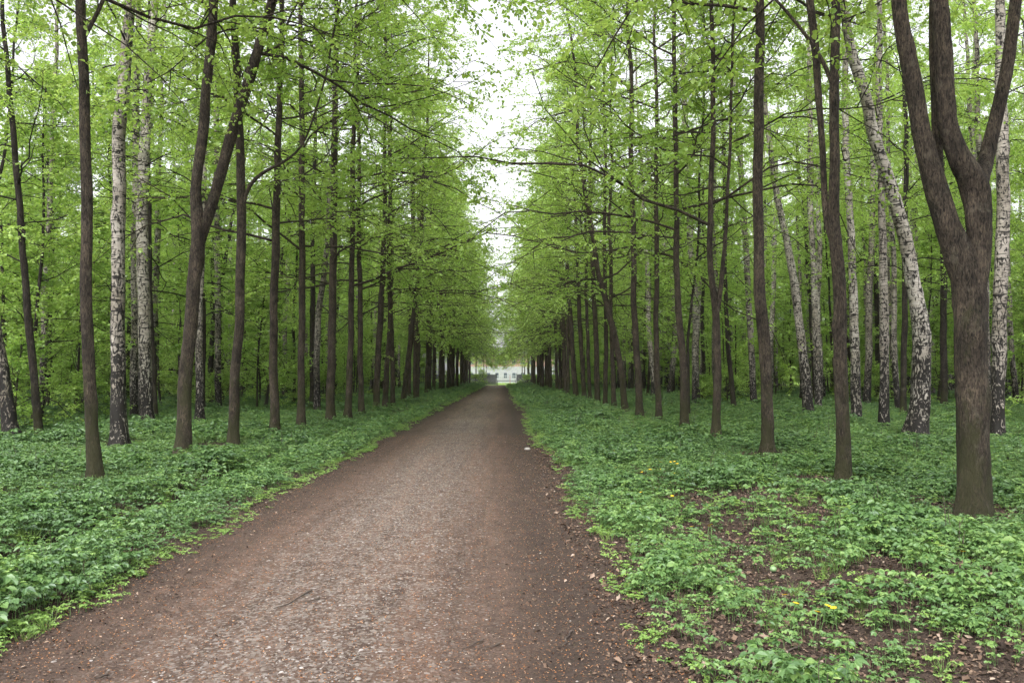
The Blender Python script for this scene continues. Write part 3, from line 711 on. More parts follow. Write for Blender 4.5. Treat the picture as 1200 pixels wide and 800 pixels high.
rowL = [112, 214, 273, 322, 353, 388, 407, 424, 441, 451, 461, 472, 487]
rowR = [1141, 988, 898, 839, 802, 772, 750, 733, 720, 709, 700]
def gap_label(u, side, what):
    row = rowL if side < 0 else rowR; nm = 'left' if side < 0 else 'right'
    c = sum(1 for a in row if (a < u if side < 0 else a > u))
    if c == 0: return '%s outside the first linden of the %s row' % (what, nm)
    if c >= len(row): return '%s behind the distant lindens of the %s row' % (what, nm)
    return '%s seen between %s and %s lindens of %s row' % (what, ordinal(c), ordinal(c + 1), nm)

occ = [(o.location.x, o.location.y) for o in C.objects if o.parent is None]
def free(x, y, dmin):
    for a, b in occ:
        if (a - x) ** 2 + (b - y) ** 2 < dmin * dmin: return False
    occ.append((x, y)); return True
def scatter_wood(side, n, kinds, ymin, ymax, xmin, depth, dmin, seed):
    r = np.random.default_rng(seed); k = 0; tries = 0
    while k < n and tries < 6000:
        tries += 1
        y = r.uniform(ymin, ymax); x = xmin + depth * r.random() ** 1.2
        if x > .67 * y + 3: continue
        kd = kinds[r.integers(len(kinds))]
        u, v = px_of(side * x, y)
        if any(abs(u - a) < (1500 / y if kd in ('young', 'bush') else 16) and y < b for a, b in SIGHT): continue
        if not free(side * x, y, dmin): continue
        far = 'far ' if y > 55 else ''
        w = {'birch': 'slim white birch', 'wood': 'dark bare-stemmed tree', 'young': 'leafy young tree', 'bush': 'low leafy bush'}[kd]
        g = {'birch': GB, 'wood': GD, 'young': 'leafy young trees under the wood', 'bush': 'bushes under the wood'}[kd]
        place(kd, side * x, y, r, gap_label(u, side, far + w), g, cat={'birch': 'tree', 'wood': 'tree', 'young': 'tree', 'bush': 'bush'}[kd]); k += 1
for s in (-1, 1):
    scatter_wood(s, 105 if s > 0 else 72, ['birch', 'birch', 'wood', 'birch'] if s > 0 else ['birch', 'wood', 'wood'], 26, 85, 11 if s < 0 else 10.5, 34, 2.4, 40 + s)
    scatter_wood(s, 80 if s < 0 else 60, ['young'], 20, 80, 10.5 if s < 0 else 12, 26, 1.9, 60 + s)
    scatter_wood(s, 16 if s < 0 else 8, ['bush'], 22, 60, 9.6 if s < 0 else 11, 14, 1.5, 80 + s)

for ps in protos.values():          # a source tree no copy was taken to a place for
    for p in ps:
        if p.name in first_free:
            for ch in list(p.children): bpy.data.objects.remove(ch)
            bpy.data.objects.remove(p)
# ------------------------------------------------------------------ scatters (stuff)
def gn_scatter(name, pts, rot, scl, idx, protos_, label, cat=None):
    col = bpy.data.collections.new(name + '_kit')
    for i, me in enumerate(protos_):
        col.objects.link(bpy.data.objects.new('%s_kit_%02d' % (name, i), me))
    me = bpy.data.meshes.new(name)
    me.vertices.add(len(pts)); me.vertices.foreach_set('co', np.asarray(pts, np.float32).ravel())
    a = me.attributes.new('rot', 'FLOAT_VECTOR', 'POINT'); a.data.foreach_set('vector', np.asarray(rot, np.float32).ravel())
    a = me.attributes.new('scl', 'FLOAT', 'POINT'); a.data.foreach_set('value', np.asarray(scl, np.float32))
    a = me.attributes.new('idx', 'INT', 'POINT'); a.data.foreach_set('value', np.asarray(idx, np.int32))
    o = link(name, me); tag(o, label, cat, kind='stuff')
    ng = bpy.data.node_groups.new(name, 'GeometryNodeTree')
    ng.interface.new_socket('Geometry', in_out='INPUT', socket_type='NodeSocketGeometry')
    ng.interface.new_socket('Geometry', in_out='OUTPUT', socket_type='NodeSocketGeometry')
    nd, lk = ng.nodes, ng.links
    gi, go = nd.new('NodeGroupInput'), nd.new('NodeGroupOutput')
    ci = nd.new('GeometryNodeCollectionInfo'); ci.inputs['Collection'].default_value = col
    ci.inputs['Separate Children'].default_value = True; ci.inputs['Reset Children'].default_value = True
    ip = nd.new('GeometryNodeInstanceOnPoints'); ip.inputs['Pick Instance'].default_value = True
    def na(nm, ty):
        n = nd.new('GeometryNodeInputNamedAttribute'); n.data_type = ty; n.inputs['Name'].default_value = nm
        return [s for s in n.outputs if s.enabled][0]
    lk.new(gi.outputs[0], ip.inputs['Points']); lk.new(ci.outputs[0], ip.inputs['Instance'])
    lk.new(na('idx', 'INT'), ip.inputs['Instance Index'])
    er = nd.new('FunctionNodeEulerToRotation'); lk.new(na('rot', 'FLOAT_VECTOR'), er.inputs[0]); lk.new(er.outputs[0], ip.inputs['Rotation'])
    lk.new(na('scl', 'FLOAT'), ip.inputs['Scale'])
    lk.new(ip.outputs[0], go.inputs[0])
    md = o.modifiers.new('scatter', 'NODES'); md.node_group = ng
    return o

def in_view(x, y, m=2.0):
    return (x < .66 * y + m) & (x > -.65 * y - m)

# goutweed plants
def herb_proto(seed, nleaf, spread, hgt, ls, mat=0):
    r = np.random.default_rng(seed); mb = MB()
    for i in range(nleaf):
        a = r.random() * 6.28; q = spread * math.sqrt(r.random()); b = np.array([math.cos(a) * q, math.sin(a) * q, 0])
        h = hgt * r.uniform(.55, 1.1); az = r.random() * 6.28; out = np.array([math.cos(az), math.sin(az), 0])
        top = b + out * .25 * h + np.array([0, 0, h])
        P = np.stack([b, (b + top) / 2 + np.array([0, 0, .1 * h]) - out * .04 * h, top])[None]
        tubes(mb, P, np.array([[.0022, .0018, .0014]]), 3, 1)
        lp, la, ln, lsz = [], [], [], []
        tilt = r.uniform(-.15, .45)
        for g in (-1, 0, 1):
            ga = az + g * 1.25 + r.standard_normal() * .12
            gd = np.array([math.cos(ga), math.sin(ga), -.12 - tilt * .3]); gp = top + gd * ls * .45
            for k in (-1, 0, 1):
                ka = ga + k * 1.05 + r.standard_normal() * .15
                kd = np.array([math.cos(ka), math.sin(ka), -.2 - r.random() * .25])
                lp.append(gp + kd * ls * .05); la.append(kd); ln.append(np.array([0, 0, 1.0]) + r.standard_normal(3) * .34); lsz.append(ls * r.uniform(.75, 1.15) * (1.1 if k == 0 else .9))
        leaves(mb, np.array(lp), np.array(la), np.array(ln), np.array(lsz), 0, r, True, width=.31)
    return mb
herbs = [herb_proto(i, 6 if i < 4 else 4, .17, .17 if i < 4 else .23, .040 if i < 4 else .060).mesh('herb', [M['herb'], M['stem']]) for i in range(6)]
herbs += [herb_proto(20 + i, 7, .14, .10, .036).mesh('herb', [M['herb2'], M['stem']]) for i in range(3)]
def grass_proto(seed):
    r = np.random.default_rng(seed); mb = MB(); n = 26
    a = r.random(n) * 6.28; d = np.stack([np.cos(a) * .35, np.sin(a) * .35, np.ones(n)], 1)
    p0 = np.stack([r.standard_normal(n) * .04, r.standard_normal(n) * .04, np.zeros(n)], 1)
    P = grow(p0, d, r.uniform(.12, .26, n), 5, r, .1, np.array([0, 0, -.12]))
    tubes(mb, P, np.full((n, 5), .0026) * np.array([1, .9, .75, .5, .15]), 3, 0)
    return mb
herbs += [grass_proto(40 + i).mesh('grass_tuft', [M['herb2']]) for i in range(2)]

def weed_proto(seed):
    r = np.random.default_rng(seed); mb = MB(); h = r.uniform(.28, .42)
    P = grow(np.zeros((1, 3)), np.array([[.1, .05, 1.0]]), np.array([h]), 7, r, .07, np.zeros(3)); tubes(mb, P, np.full((1, 7), .0024), 4, 1)
    n = 14; t = np.linspace(.25, 1, n)[None]; a, T = sample_curve(P, t)
    az = np.arange(n) * 2.6; d = np.stack([np.cos(az), np.sin(az), np.full(n, .15)], 1)
    leaves(mb, a[0], d, np.tile([0, 0, 1.0], (n, 1)) + r.standard_normal((n, 3)) * .25, .085 * np.linspace(1.1, .5, n), 0, r, True, .22)
    return mb
herbs += [weed_proto(60 + i).mesh('weed', [M['herb2'], M['stem']]) for i in range(2)]
def stalk_proto(seed):
    r = np.random.default_rng(seed); mb = MB()
    P = grow(np.zeros((3, 3)), r.standard_normal((3, 3)) * .35 + np.array([0, 0, 1.0]), r.uniform(.2, .45, 3), 6, r, .12, np.zeros(3)); tubes(mb, P, np.full((3, 6), .0022), 4, 0)
    return mb
herbs += [stalk_proto(80).mesh('dry_stalk', [M['twig']])]

herbs += [herb_proto(90 + i, 5, .17, .24, (.05, .062, .075)[i]).mesh('tall_herb', [M['herb3'], M['stem']]) for i in range(3)]

def cover_density(x, y):
    l, r_ = path_edges(y)
    n1 = vnoise(x, y, 1.1, 3); n2 = vnoise(x, y, 3.0, 9)
    out = np.maximum(l - x, x - r_)             # metres outside the path
    out = np.where(x > -1, out + .5 * (n1 - .55) - .35 * np.exp(-((y - 11) / 4.5) ** 2), out + .15 * (n2 - .5))
    d = np.clip(out / .35, 0, 1)
    # right: bare leaf litter along the shallow ditch and patchy verge
    bare = np.exp(-((x - 2.15 - .5 * (vnoise(y, 2, .2) - .5)) / .55) ** 2) * np.clip(1.35 - y / 26, 0, 1)
    bare = bare * np.clip((vnoise(x, y, .55, 21) - .18) * 3.2, 0, 1)
    d = d * (1 - .74 * np.clip(bare, 0, 1))
    patch = np.clip((n1 * .6 + n2 * .4 - .28) * 5, .06, 1)
    right = (x > .5) & (y < 16)
    d = np.where(right, d * patch, d)
    # left: dark ditch
    d = d * (1 - .9 * np.exp(-((x + 4.4 - .25 * (vnoise(y, 2, .2) - .5)) / .33) ** 2) * np.clip(1.4 - y / 30, .2, 1))
    return d

r = np.random.default_rng(11)
P_, S_, I_ = [], [], []
for (y0, y1, xm, dens, sc) in ((3.2, 9, 9, 125, .9), (9, 18, 16, 95, 1.0), (18, 34, 24, 48, 1.2), (34, 60, 34, 13, 1.45), (60, 100, 40, 6, 1.9), (100, 150, 36, 4, 2.3)):
    n = int((y1 - y0) * 2 * xm * dens)
    x = r.uniform(-xm, xm, n); y = r.uniform(y0, y1, n)
    cd = cover_density(x, y); lowp = (r.random(n) < .16); cd = np.maximum(cd, np.where(lowp & (x > .9), .55, 0))
    k = in_view(x, y) & (r.random(n) < cd) & ~((y > 140) & (x > -3.2) & (x < 3))
    x, y = x[k], y[k]; n = len(x)
    l, r_ = path_edges(y); out = np.maximum(l - x, x - r_)
    small = (out < .35) | lowp[k]
    s = sc * r.uniform(.6, 1.2, n) * np.clip(.55 + out * .5, .5, 1.0) * 1.0
    s = s * (.62 + .7 * vnoise(x, y, .9, 31))
    i = np.where(small, r.integers(6, 9, n), r.integers(0, 6, n)); q_ = r.random(n); i = np.where(q_ < .05, r.integers(9, 11, n), i); i = np.where((q_ > .955) & (out > .5), r.integers(11, 13, n), i); i = np.where((q_ > .94) & (q_ < .955), 13, i)
    pn = .6 * vnoise(x, y, .38, 51) + .4 * vnoise(x, y, 1.6, 57) + np.where(x < -4.7, .12, 0) + .1 * r.standard_normal(n)
    i = np.where((pn > .60 + np.clip((y - 12) / 60, 0, .09)) & (i < 6), r.integers(14, 17, n), i); s = s * np.where(pn > .60, 1.0, np.where(pn < .36, .8, 1.0))
    for a, b in [(o.location.x, o.location.y) for o in C.objects if o.parent is None and o.type == 'EMPTY' and 5 < o.location.y < 45 and o.name.split('.')[0] in ('linden_tree', 'birch_tree')]:
        s = s * (1 - .62 * np.exp(-(((x - a) ** 2 + (y - b) ** 2) / 1.3) ** 1.5))
    P_.append(np.stack([x, y, terrain(x, y) - .01], 1)); S_.append(s); I_.append(i)
P_ = np.concatenate(P_); S_ = np.concatenate(S_); I_ = np.concatenate(I_)
R_ = np.stack([r.standard_normal(len(P_)) * .12, r.standard_normal(len(P_)) * .12, r.random(len(P_)) * 6.28], 1)
print('herbs', len(P_))
gn_scatter('ground_cover', P_, R_, S_, I_, herbs, 'low green goutweed carpet on both sides of the path')

# dead leaves
def litter_proto(seed, size, mat):
    r = np.random.default_rng(seed); mb = MB()
    g = 3; a = np.array([[1.0, 0, 0]]); 
    c = r.uniform(.15, .45)
    s = size; wd = r.uniform(.5, 1.1)
    v = np.array([[0, 0, 0], [.35 * s, .32 * s, c * .3 * s], [.7 * s, .26 * s, c * .25 * s], [s, .02 * s, c * .1 * s], [.65 * s, -.28 * s, c * .35 * s], [.3 * s, -.3 * s, c * .3 * s]])
    v[:, 1] *= wd; v[:, :2] += r.standard_normal((6, 2)) * .08 * s; v[:, 2] += np.abs(r.standard_normal(6)) * .05 * s
    mb.add(v, [[0, 1, 2, 3], [0, 3, 4, 5]], 0, [r.random()] * 2, smooth=False)
    return mb.mesh('dead_leaf', [mat])
lit = [litter_proto(i, (.026, .034, .040, .024, .030, .05)[i], M['litter']) for i in range(6)]
hus = [litter_proto(20 + i, .010, M['husk']) for i in range(2)]
def near_pts(n, x0, x1, y0, y1, p=1.6):
    y = y0 + (y1 - y0) * r.random(n) ** p; return r.uniform(x0, x1, n), y
x, y = near_pts(330000, -6.5, 9, 3.2, 20)
l, r_ = path_edges(y); out = np.maximum(l - x, x - r_)
pr = np.where(out < -.75, .015, np.where(out < 0, .06 + .55 * np.clip(out + .75, 0, 1), .8)); k = in_view(x, y) & (r.random(len(x)) < pr)
k = k & ~((x < -3.6))
x, y = x[k], y[k]; n = len(x)
print('litter', n)
gn_scatter('leaf_litter', np.stack([x, y, terrain(x, y) + .008], 1), np.stack([r.standard_normal(n) * .4, r.standard_normal(n) * .4, r.random(n) * 6.28], 1),
           r.uniform(.35, 1.15, n) * np.where(x < .6, .6, 1), r.integers(0, 6, n), lit, 'brown dead leaves littering the path edges and bare soil')
x, y = near_pts(70000, -3, 1.0, 3.2, 22, 1.7); k = in_view(x, y); x, y = x[k], y[k]; n = len(x)
gn_scatter('bud_scales', np.stack([x, y, terrain(x, y) + .008], 1), np.stack([r.standard_normal(n) * .3, r.standard_normal(n) * .3, r.random(n) * 6.28], 1),
           r.uniform(.6, 1.5, n), r.integers(0, 2, n), hus, 'tiny rust coloured bud scales strewn over the path')

# stones in the middle of the path
def stone_proto(seed):
    r = np.random.default_rng(seed); mb = MB(); K, S = 4, 7
    a = np.arange(S) * 2 * np.pi / S; rad = 1 + r.standard_normal(S) * .16; ex = r.uniform(.6, 1.0)
    rings = []
    for h, q in ((-.3, .9), (.12, 1.0), (.32, .72), (.36, .02)):
        rings.append(np.stack([np.cos(a) * rad * q, np.sin(a) * rad * q * ex, np.full(S, h * .8) + r.standard_normal(S) * .03], 1))
    v = np.concatenate(rings); idx = np.arange(K * S).reshape(K, S); nx = np.roll(idx, -1, 1)
    mb.add(v, np.stack([idx[:-1], nx[:-1], nx[1:], idx[1:]], -1).reshape(-1, 4), 0, smooth=False)
    return mb.mesh('stone', [M['stone']])
st = [stone_proto(i) for i in range(6)]
x, y = near_pts(34000, -3, .7, 3.2, 30, 1.7)
w = np.exp(-((x + 1.15) / .62) ** 2) * np.clip(.35 + 1.1 * vnoise(x, y, .9, 4), 0, 1) + .03
k = in_view(x, y) & (r.random(len(x)) < w); x, y = x[k], y[k]; n = len(x)
print('stones', n)
gn_scatter('gravel', np.stack([x, y, terrain(x, y) + .006], 1), np.stack([r.standard_normal(n) * .1, r.standard_normal(n) * .1, r.random(n) * 6.28], 1),
           r.uniform(.004, .0095, n) * (1 + 1.2 * (r.random(n) ** 10)), r.integers(0, 6, n), st, 'flat grey stones trodden into the middle of the path')

# far wood as one mass
def joined(kind, i):
    root = protos[kind][i]; mb = MB()
    return root
fw = []
for kd, i, H, r0 in (('wood', 60, 19, .15), ('birch', 61, 21, .15), ('young', 62, 8, .05), ('wood', 63, 17, .13), ('young', 64, 6, .04)):
    rr = np.random.default_rng(i); stm = straight(H, r0, rr)
    mb, _ = crown(stm, H, kd, rr, nobj=0, ls=.12)
    tm = trunk_mesh(stm, None, rr, 8, .2, .03, 2)
    off = mb.n
    for v, q in zip(tm.v, tm.q): mb.add(v, q - 0 if off == 0 else q, 2)
    fw.append(mb.mesh('far_tree', [M['bark_dark'], M['leaf_wood'], M['birch'] if kd == 'birch' else M['bark_dark']]))
P_, I_ = [], []
rr = np.random.default_rng(77)
for s in (-1, 1):
    n = 0; tries = 0
    while n < 330 and tries < 9000:
        tries += 1
        y = rr.uniform(42, 148); x = (11 if s < 0 else 10) + 62 * rr.random() ** 1.1
        if x > .67 * y + 6 or (y < 85 and x < 40) or not free(s * x, y, 1.6): continue
        P_.append((s * x, y, 0)); I_.append(rr.choice([0, 1, 2, 3, 4, 2, 4])); n += 1
P_ = np.array(P_); n = len(P_)
gn_scatter('distant_wood', P_, np.stack([np.zeros(n), np.zeros(n), rr.random(n) * 6.28], 1), rr.uniform(.85, 1.15, n), I_, fw, 'distant green wood behind the rows on both sides')

# yellow flowers on the right verge
def flower_mesh():
    mb = MB(); rr = np.random.default_rng(5)
    P = grow(np.zeros((1, 3)), np.array([[.05, .02, 1.0]]), np.array([.13]), 5, rr, .05, np.zeros(3)); tubes(mb, P, np.full((1, 5), .0018), 4, 1)
    t = P[0, -1]; a = np.arange(8) * 6.283 / 8
    d = np.stack([np.cos(a), np.sin(a), np.full(8, .35)], 1)
    leaves(mb, np.repeat(t[None], 8, 0), d, np.tile([0, 0, 1.0], (8, 1)) - d * .3, np.full(8, .017), 0, rr, True, .25)
    return mb.mesh('wildflower', [M['petal'], M['stem']])
M['petal'] = simple('yellow_petal', (.85, .58, .02), .5, (.75, .45, .01))
fm = flower_mesh()
spots = [(925, 724), (952, 733), (926, 712), (982, 724), (961, 720), (828, 622), (835, 620), (816, 625), (757, 555), (760, 553), (772, 549), (765, 552), (794, 551), (796, 553), (784, 550), (800, 568), (806, 566),
         (730, 556), (727, 558), (716, 526), (728, 525), (712, 525), (722, 530), (748, 532), (803, 570), (1130, 684), (1110, 676), (757, 589), (787, 587), (718, 557), (700, 524), (706, 527), (779, 556), (790, 562), (664, 470), (668, 471), (672, 474), (656, 468), (661, 466), (650, 467)]
for i, (u, v) in enumerate(spots):
    x, y = ground_at(u, v + 3)
    o = link('wildflower', fm, None, (x, y, float(terrain(x, y)))); o.scale = (1.3 + .9 * min(1, y / 30),) * 3; o.rotation_euler = (.2 * math.sin(i), .2, i * 1.3)
    tag(o, 'small yellow wildflower among the green herbs right of the path', 'flower', 'yellow wildflowers right of the path')

# fallen sticks
def stick(pts, rad, label):
    w = [ground_at(u, v) for u, v in pts]
    W = np.array([[a, b, float(terrain(a, b)) + .014 + rad] for a, b in w]); c = W[0].copy()
    s = np.linspace(0, 1, len(W)); t = np.linspace(0, 1, 9)
    P = np.stack([np.interp(t, s, W[:, i]) for i in range(3)], 1) - c
    rr = np.random.default_rng(int(pts[0][0])); P[:, :2] += rr.standard_normal((9, 2)) * .006
    mb = MB(); tubes(mb, P[None], (rad * np.linspace(1, .35, 9))[None], 6, 0)
    o = link('fallen_stick', mb.mesh('stick', [M['twig']]), None, tuple(c)); tag(o, label, 'stick', 'fallen sticks on the path')
stick([(365, 699), (350, 708), (335, 716), (322, 720)], .008, 'dark forked stick lying on the left half of the gravel path')
stick([(375, 708), (362, 712), (348, 713)], .006, 'short stick beside the longer one on the path')
stick([(588, 753), (575, 758), (562, 762)], .006, 'thin twig near the bottom middle of the path')
stick([(565, 750), (548, 760), (536, 768)], .005, 'faint curved twig left of the bottom middle twig')
stick([(670, 742), (665, 752), (660, 760)], .007, 'short dark twig on the right edge of the path')
stick([(128, 789), (120, 794), (113, 797)], .009, 'broken pale stick at the bottom left of the path')
stick([(1050, 540), (1043, 528), (1038, 520)], .012, 'dark stick poking up in the herbs at right')
stick([(985, 765), (972, 772), (960, 783), (955, 790)], .008, 'bent stick lying on dead leaves at bottom right')
stick([(940, 750), (925, 764), (905, 775)], .007, 'slanting stick on bare soil at bottom right')

# white stone by the path edge and pale green apple-like ball
def blob(name, mat, loc, s, seed, label, cat):
    rr = np.random.default_rng(seed); mb = MB(); K, S = 9, 12
    a = np.arange(S) * 2 * np.pi / S; rings = []
    for k in range(K):
        t = math.pi * (k + .02) / (K - 1 + .04); q = math.sin(t)
        rings.append(np.stack([np.cos(a) * q, np.sin(a) * q, np.full(S, -math.cos(t))], 1) * (1 + rr.standard_normal((S, 1)) * (.07 if seed < 5 else .01)))
    v = np.concatenate(rings) * np.array(s); idx = np.arange(K * S).reshape(K, S); nx = np.roll(idx, -1, 1)
    mb.add(v, np.stack([idx[:-1], nx[:-1], nx[1:], idx[1:]], -1).reshape(-1, 4), 0)
    tag(link(name, mb.mesh(name, [mat]), None, loc), label, cat)
x, y = ground_at(618, 527); blob('pale_stone', simple('pale_stone', (.36, .34, .31), .8), (x, y, float(terrain(x, y)) + .02), (.07, .05, .035), 1, 'pale stone at the right edge of the path', 'stone')
x, y = ground_at(906, 660); blob('green_ball', simple('pale_green', (.22, .34, .16), .35), (x, y, float(terrain(x, y)) + .035), (.030, .030, .026), 9, 'pale green ball lying in the herbs at right', 'ball')

# ------------------------------------------------------------------ ground and path
def grid(xs, ys, zf):
    X, Y = np.meshgrid(xs, ys); Z = zf(X, Y); n, m = X.shape
    v = np.stack([X, Y, Z], -1).reshape(-1, 3); idx = np.arange(n * m).reshape(n, m)
    return v, np.stack([idx[:-1, :-1], idx[:-1, 1:], idx[1:, 1:], idx[1:, :-1]], -1).reshape(-1, 4)
xs = np.concatenate([[-600, -400, -250, -140], np.arange(-90, -12, 3), np.arange(-12, 12, .16), np.arange(12, 91, 3), [140, 250, 400, 600]])
ys = np.concatenate([[-120, -60, -25], np.arange(-12, 30, .2), np.arange(30, 60, .6), np.arange(60, 180, 3), [200, 250, 350, 480, 620]])
mb = MB(); v, q = grid(xs, ys, terrain); mb.add(v, q, 0); tag(link('ground', mb.mesh('ground', [M['soil']])), kind='structure')
ys = np.concatenate([np.arange(-12, 30, .15), np.arange(30, 60, .5), np.arange(60, 158, 2)])
l, r_ = path_edges(ys); t = np.linspace(0, 1, 34)
X = (l - .25)[:, None] * (1 - t) + (r_ + .35)[:, None] * t; Y = np.repeat(ys[:, None], 34, 1)
Z = terrain(X, Y) + .006
# sink the two borders into the soil so no sheet edge shows
Z[:, 0] -= .03; Z[:, -1] -= .03
idx = np.arange(X.size).reshape(X.shape)
mb = MB(); mb.add(np.stack([X, Y, Z], -1), np.stack([idx[:-1, :-1], idx[:-1, 1:], idx[1:, 1:], idx[1:, :-1]], -1).reshape(-1, 4), 0)
tag(link('path', mb.mesh('path', [M['path']])), kind='structure')

# ------------------------------------------------------------------ the far end: fence, barrier, building
def box(mb, x0, x1, y0, y1, z0, z1, mat=0):
    v = [(x0, y0, z0), (x1, y0, z0), (x1, y1, z0), (x0, y1, z0), (x0, y0, z1), (x1, y0, z1), (x1, y1, z1), (x0, y1, z1)]
    mb.add(v, [[0, 3, 2, 1], [4, 5, 6, 7], [0, 1, 5, 4], [1, 2, 6, 5], [2, 3, 7, 6], [3, 0, 4, 7]], mat, smooth=False); return mb
M['fence'] = simple('weathered_fence', (.12, .125, .13), .8, (.075, .08, .082), 3)
M['post'] = simple('dark_post', (.05, .05, .055), .7)
M['orange'] = simple('orange_paint', (.6, .16, .06), .5)
M['white'] = simple('white_paint', (.42, .43, .45), .6)
M['brickred'] = simple('pink_plaster', (.33, .2, .17), .8, (.27, .16, .135), 2)
M['pale'] = simple('pale_plaster', (.33, .34, .35), .8, (.27, .28, .29), 2)
M['glass'] = simple('dark_window', (.08, .1, .12), .15)
FY = 151.0
for s, x0, x1, lab in ((-1, -26, -1.0, 'grey board fence left of the opening at the end of the avenue'), (1, 2.85, 26, 'grey board fence right of the opening at the end of the avenue')):
    f = empty('board_fence', ((x0 + x1) / 2, FY, 0), lab, 'fence', 'fences at the end of the avenue'); cx = (x0 + x1) / 2
    n = 10; w = (x1 - x0) / n
    for k in range(n):
        a = x0 + k * w - cx
        pb = MB(); m_ = 12; bw = (w - .12) / m_
        for j in range(m_): box(pb, a + .06 + j * bw, a + .06 + (j + .9) * bw, .02 * (j % 2), .03 + .02 * (j % 2), .12, 2.05 + .03 * (j % 3))
        box(pb, a + .06, a + w - .06, .06, .1, .5, .6); box(pb, a + .06, a + w - .06, .06, .1, 1.6, 1.7)
        link('panel', pb.mesh('panel', [M['fence']]), f)
    for k in range(n + 1):
        a = x0 + k * w - cx
        pb = box(MB(), a - .055, a + .055, -.06, .12, 0, 2.25); box(pb, a - .08, a + .08, -.085, .145, 2.25, 2.31)
        link('post', pb.mesh('post', [M['post']]), f)
b = empty('low_barrier', (.9, FY - .4, 0), 'low dark barrier bar across the opening at the end of the path', 'barrier')
pb = box(MB(), -1.75, 1.75, -.04, .04, .78, .90); link('bar', pb.mesh('bar', [M['post']]), b)
for s in (-1.7, 1.7):
    pb = box(MB(), s - .06, s + .06, -.1, -.045, 0, 1.0); link('post', pb.mesh('post', [M['post']]), b)
b = empty('marker_post', (1.55, FY - 1.6, 0), 'thin orange post standing at the opening', 'post')
pb = MB(); tubes(pb, np.array([[[0, 0, z] for z in (0, .5, 1.2, 1.9)]]), np.full((1, 4), .05), 10); link('shaft', pb.mesh('shaft', [M['orange']]), b)
pb = MB(); tubes(pb, np.array([[[0, 0, z] for z in (1.9, 1.95, 2.0)]]), np.array([[.065, .065, .001]]), 10); link('cap', pb.mesh('cap', [M['post']]), b)
# white railing beyond
f = empty('white_railing', (0, 178, 0), 'white open railing across the meadow beyond the opening', 'railing')
for k in range(-12, 13):
    link('post', box(MB(), k * .9 - .04, k * .9 + .04, -.04, .04, 0, 2.0).mesh('post', [M['white']]), f)
for z in (.35, 1.05, 1.8): link('rail', box(MB(), -11, 11, -.075, -.045, z, z + .09).mesh('rail', [M['white']]), f)
h = empty('plaster_house', (1, 215, 0), 'pink and white plaster house glimpsed beyond the end of the avenue', 'house')
link('lower_wall', box(MB(), -13, 13, 0, 9, 0, 4.4).mesh('lower_wall', [M['pale']]), h)
link('upper_wall', box(MB(), -13, 13, .01, 8.99, 4.403, 7.6).mesh('upper_wall', [M['brickred']]), h)
rf = MB(); v = [(-13.6, -.6, 7.603), (13.6, -.6, 7.603), (13.6, 9.6, 7.603), (-13.6, 9.6, 7.603), (-11, 4, 9.6), (11, 4, 9.6), (11, 5, 9.6), (-11, 5, 9.6)]
rf.add(v, [[0, 3, 2, 1], [4, 5, 6, 7], [0, 1, 5, 4], [1, 2, 6, 5], [2, 3, 7, 6], [3, 0, 4, 7]], 0, smooth=False)
link('roof', rf.mesh('roof', [M['fence']]), h)
for z in (1.2, 5.0):
    for k in range(-5, 6):
        wn = link('window', box(MB(), k * 2.3 - .55, k * 2.3 + .55, -.06, -.005, z, z + 1.6).mesh('window', [M['white']]), h)
        link('pane', box(MB(), k * 2.3 - .45, k * 2.3 + .45, -.075, -.062, z + .1, z + 1.5).mesh('pane', [M['glass']]), wn)

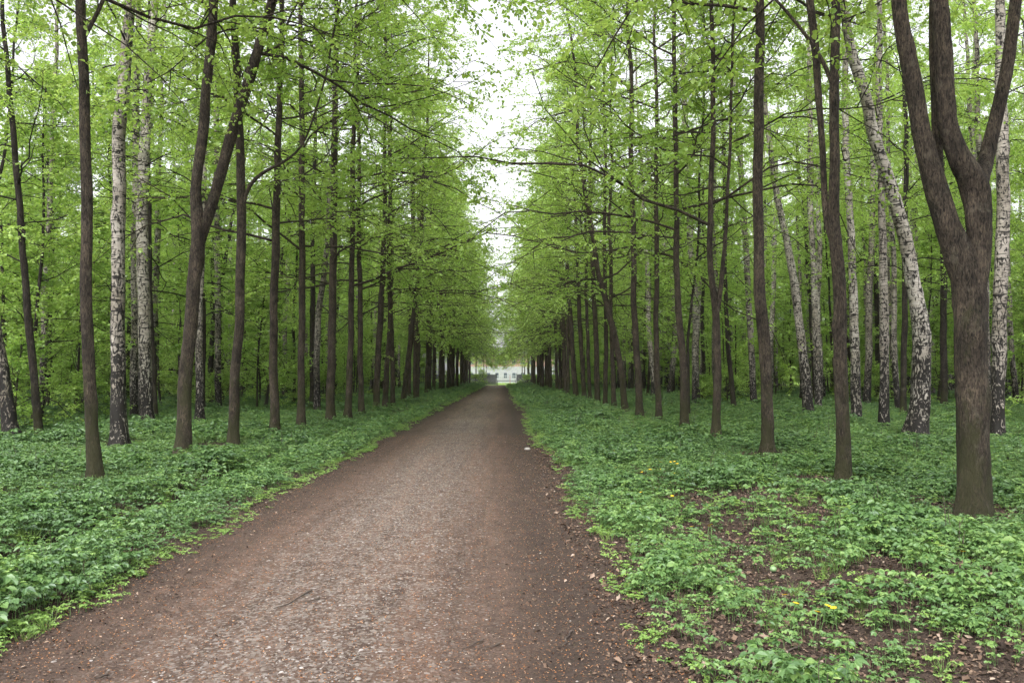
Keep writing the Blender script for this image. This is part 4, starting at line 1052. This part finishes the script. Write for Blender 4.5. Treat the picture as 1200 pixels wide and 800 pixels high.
# ------------------------------------------------------------------ the damp air
mh = bpy.data.materials.new('haze_air'); mh.use_nodes = True; nt = mh.node_tree; nt.nodes.clear()
pv = nt.nodes.new('ShaderNodeVolumePrincipled'); pv.inputs['Color'].default_value = (.93, .95, .96, 1); pv.inputs['Density'].default_value = HAZE; pv.inputs['Anisotropy'].default_value = .2
oo = nt.nodes.new('ShaderNodeOutputMaterial'); nt.links.new(pv.outputs[0], oo.inputs['Volume'])
if HAZE > 0: tag(link('haze', box(MB(), -620, 620, -130, 640, -1.6, 27).mesh('haze', [mh])), 'thin pale haze in the air of the avenue', 'haze', kind='stuff')

# ------------------------------------------------------------------ camera, light, world
cam = bpy.data.cameras.new('camera'); co = bpy.data.objects.new('camera', cam); C.objects.link(co)
cam.sensor_width = 36; cam.lens = 36 * F / 1200; cam.clip_end = 3000; cam.clip_start = .05
co.location = (0, 0, CAMH); co.rotation_euler = (radians(90) + PITCH, 0, -YAW)
bpy.context.scene.camera = co

SUN_EL, SUN_AZ = 55, 200
sl = bpy.data.lights.new('sun', 'SUN'); sl.energy = 1.2; sl.angle = radians(40); sl.color = (1, .96, .9)
so = bpy.data.objects.new('sun', sl); C.objects.link(so)
so.rotation_euler = (radians(90 - SUN_EL), 0, radians(180 - SUN_AZ)); so.location = (0, 0, 40)

w = bpy.data.worlds.new('World'); bpy.context.scene.world = w; w.use_nodes = True
nd, lk = w.node_tree.nodes, w.node_tree.links; nd.clear()
sky = nd.new('ShaderNodeTexSky'); sky.sky_type = 'NISHITA'; sky.sun_disc = False
sky.sun_elevation = radians(SUN_EL); sky.sun_rotation = radians(SUN_AZ); sky.dust_density = 4; sky.air_density = 1.0; sky.ozone_density = 1
hs = nd.new('ShaderNodeHueSaturation'); hs.inputs['Saturation'].default_value = .12; hs.inputs['Value'].default_value = 1.6
bg = nd.new('ShaderNodeBackground'); bg.inputs[1].default_value = .15
ow = nd.new('ShaderNodeOutputWorld')
lk.new(sky.outputs[0], hs.inputs['Color']); lk.new(hs.outputs[0], bg.inputs[0]); lk.new(bg.outputs[0], ow.inputs[0])

sc = bpy.context.scene
sc.view_settings.view_transform = 'Standard'; sc.view_settings.look = 'None'; sc.view_settings.gamma = 1; sc.view_settings.exposure = .92
sc.render.engine = 'CYCLES'
cy = sc.cycles
cy.max_bounces = 6; diffuse_bounces = 4; cy.glossy_bounces = 2; cy.transmission_bounces = 5; cy.transparent_max_bounces = 4
cy.use_denoising = True; cy.sample_clamp_indirect = 4; cy.caustics_reflective = False; cy.caustics_refractive = False
cy.use_adaptive_sampling = True; cy.adaptive_threshold = .03
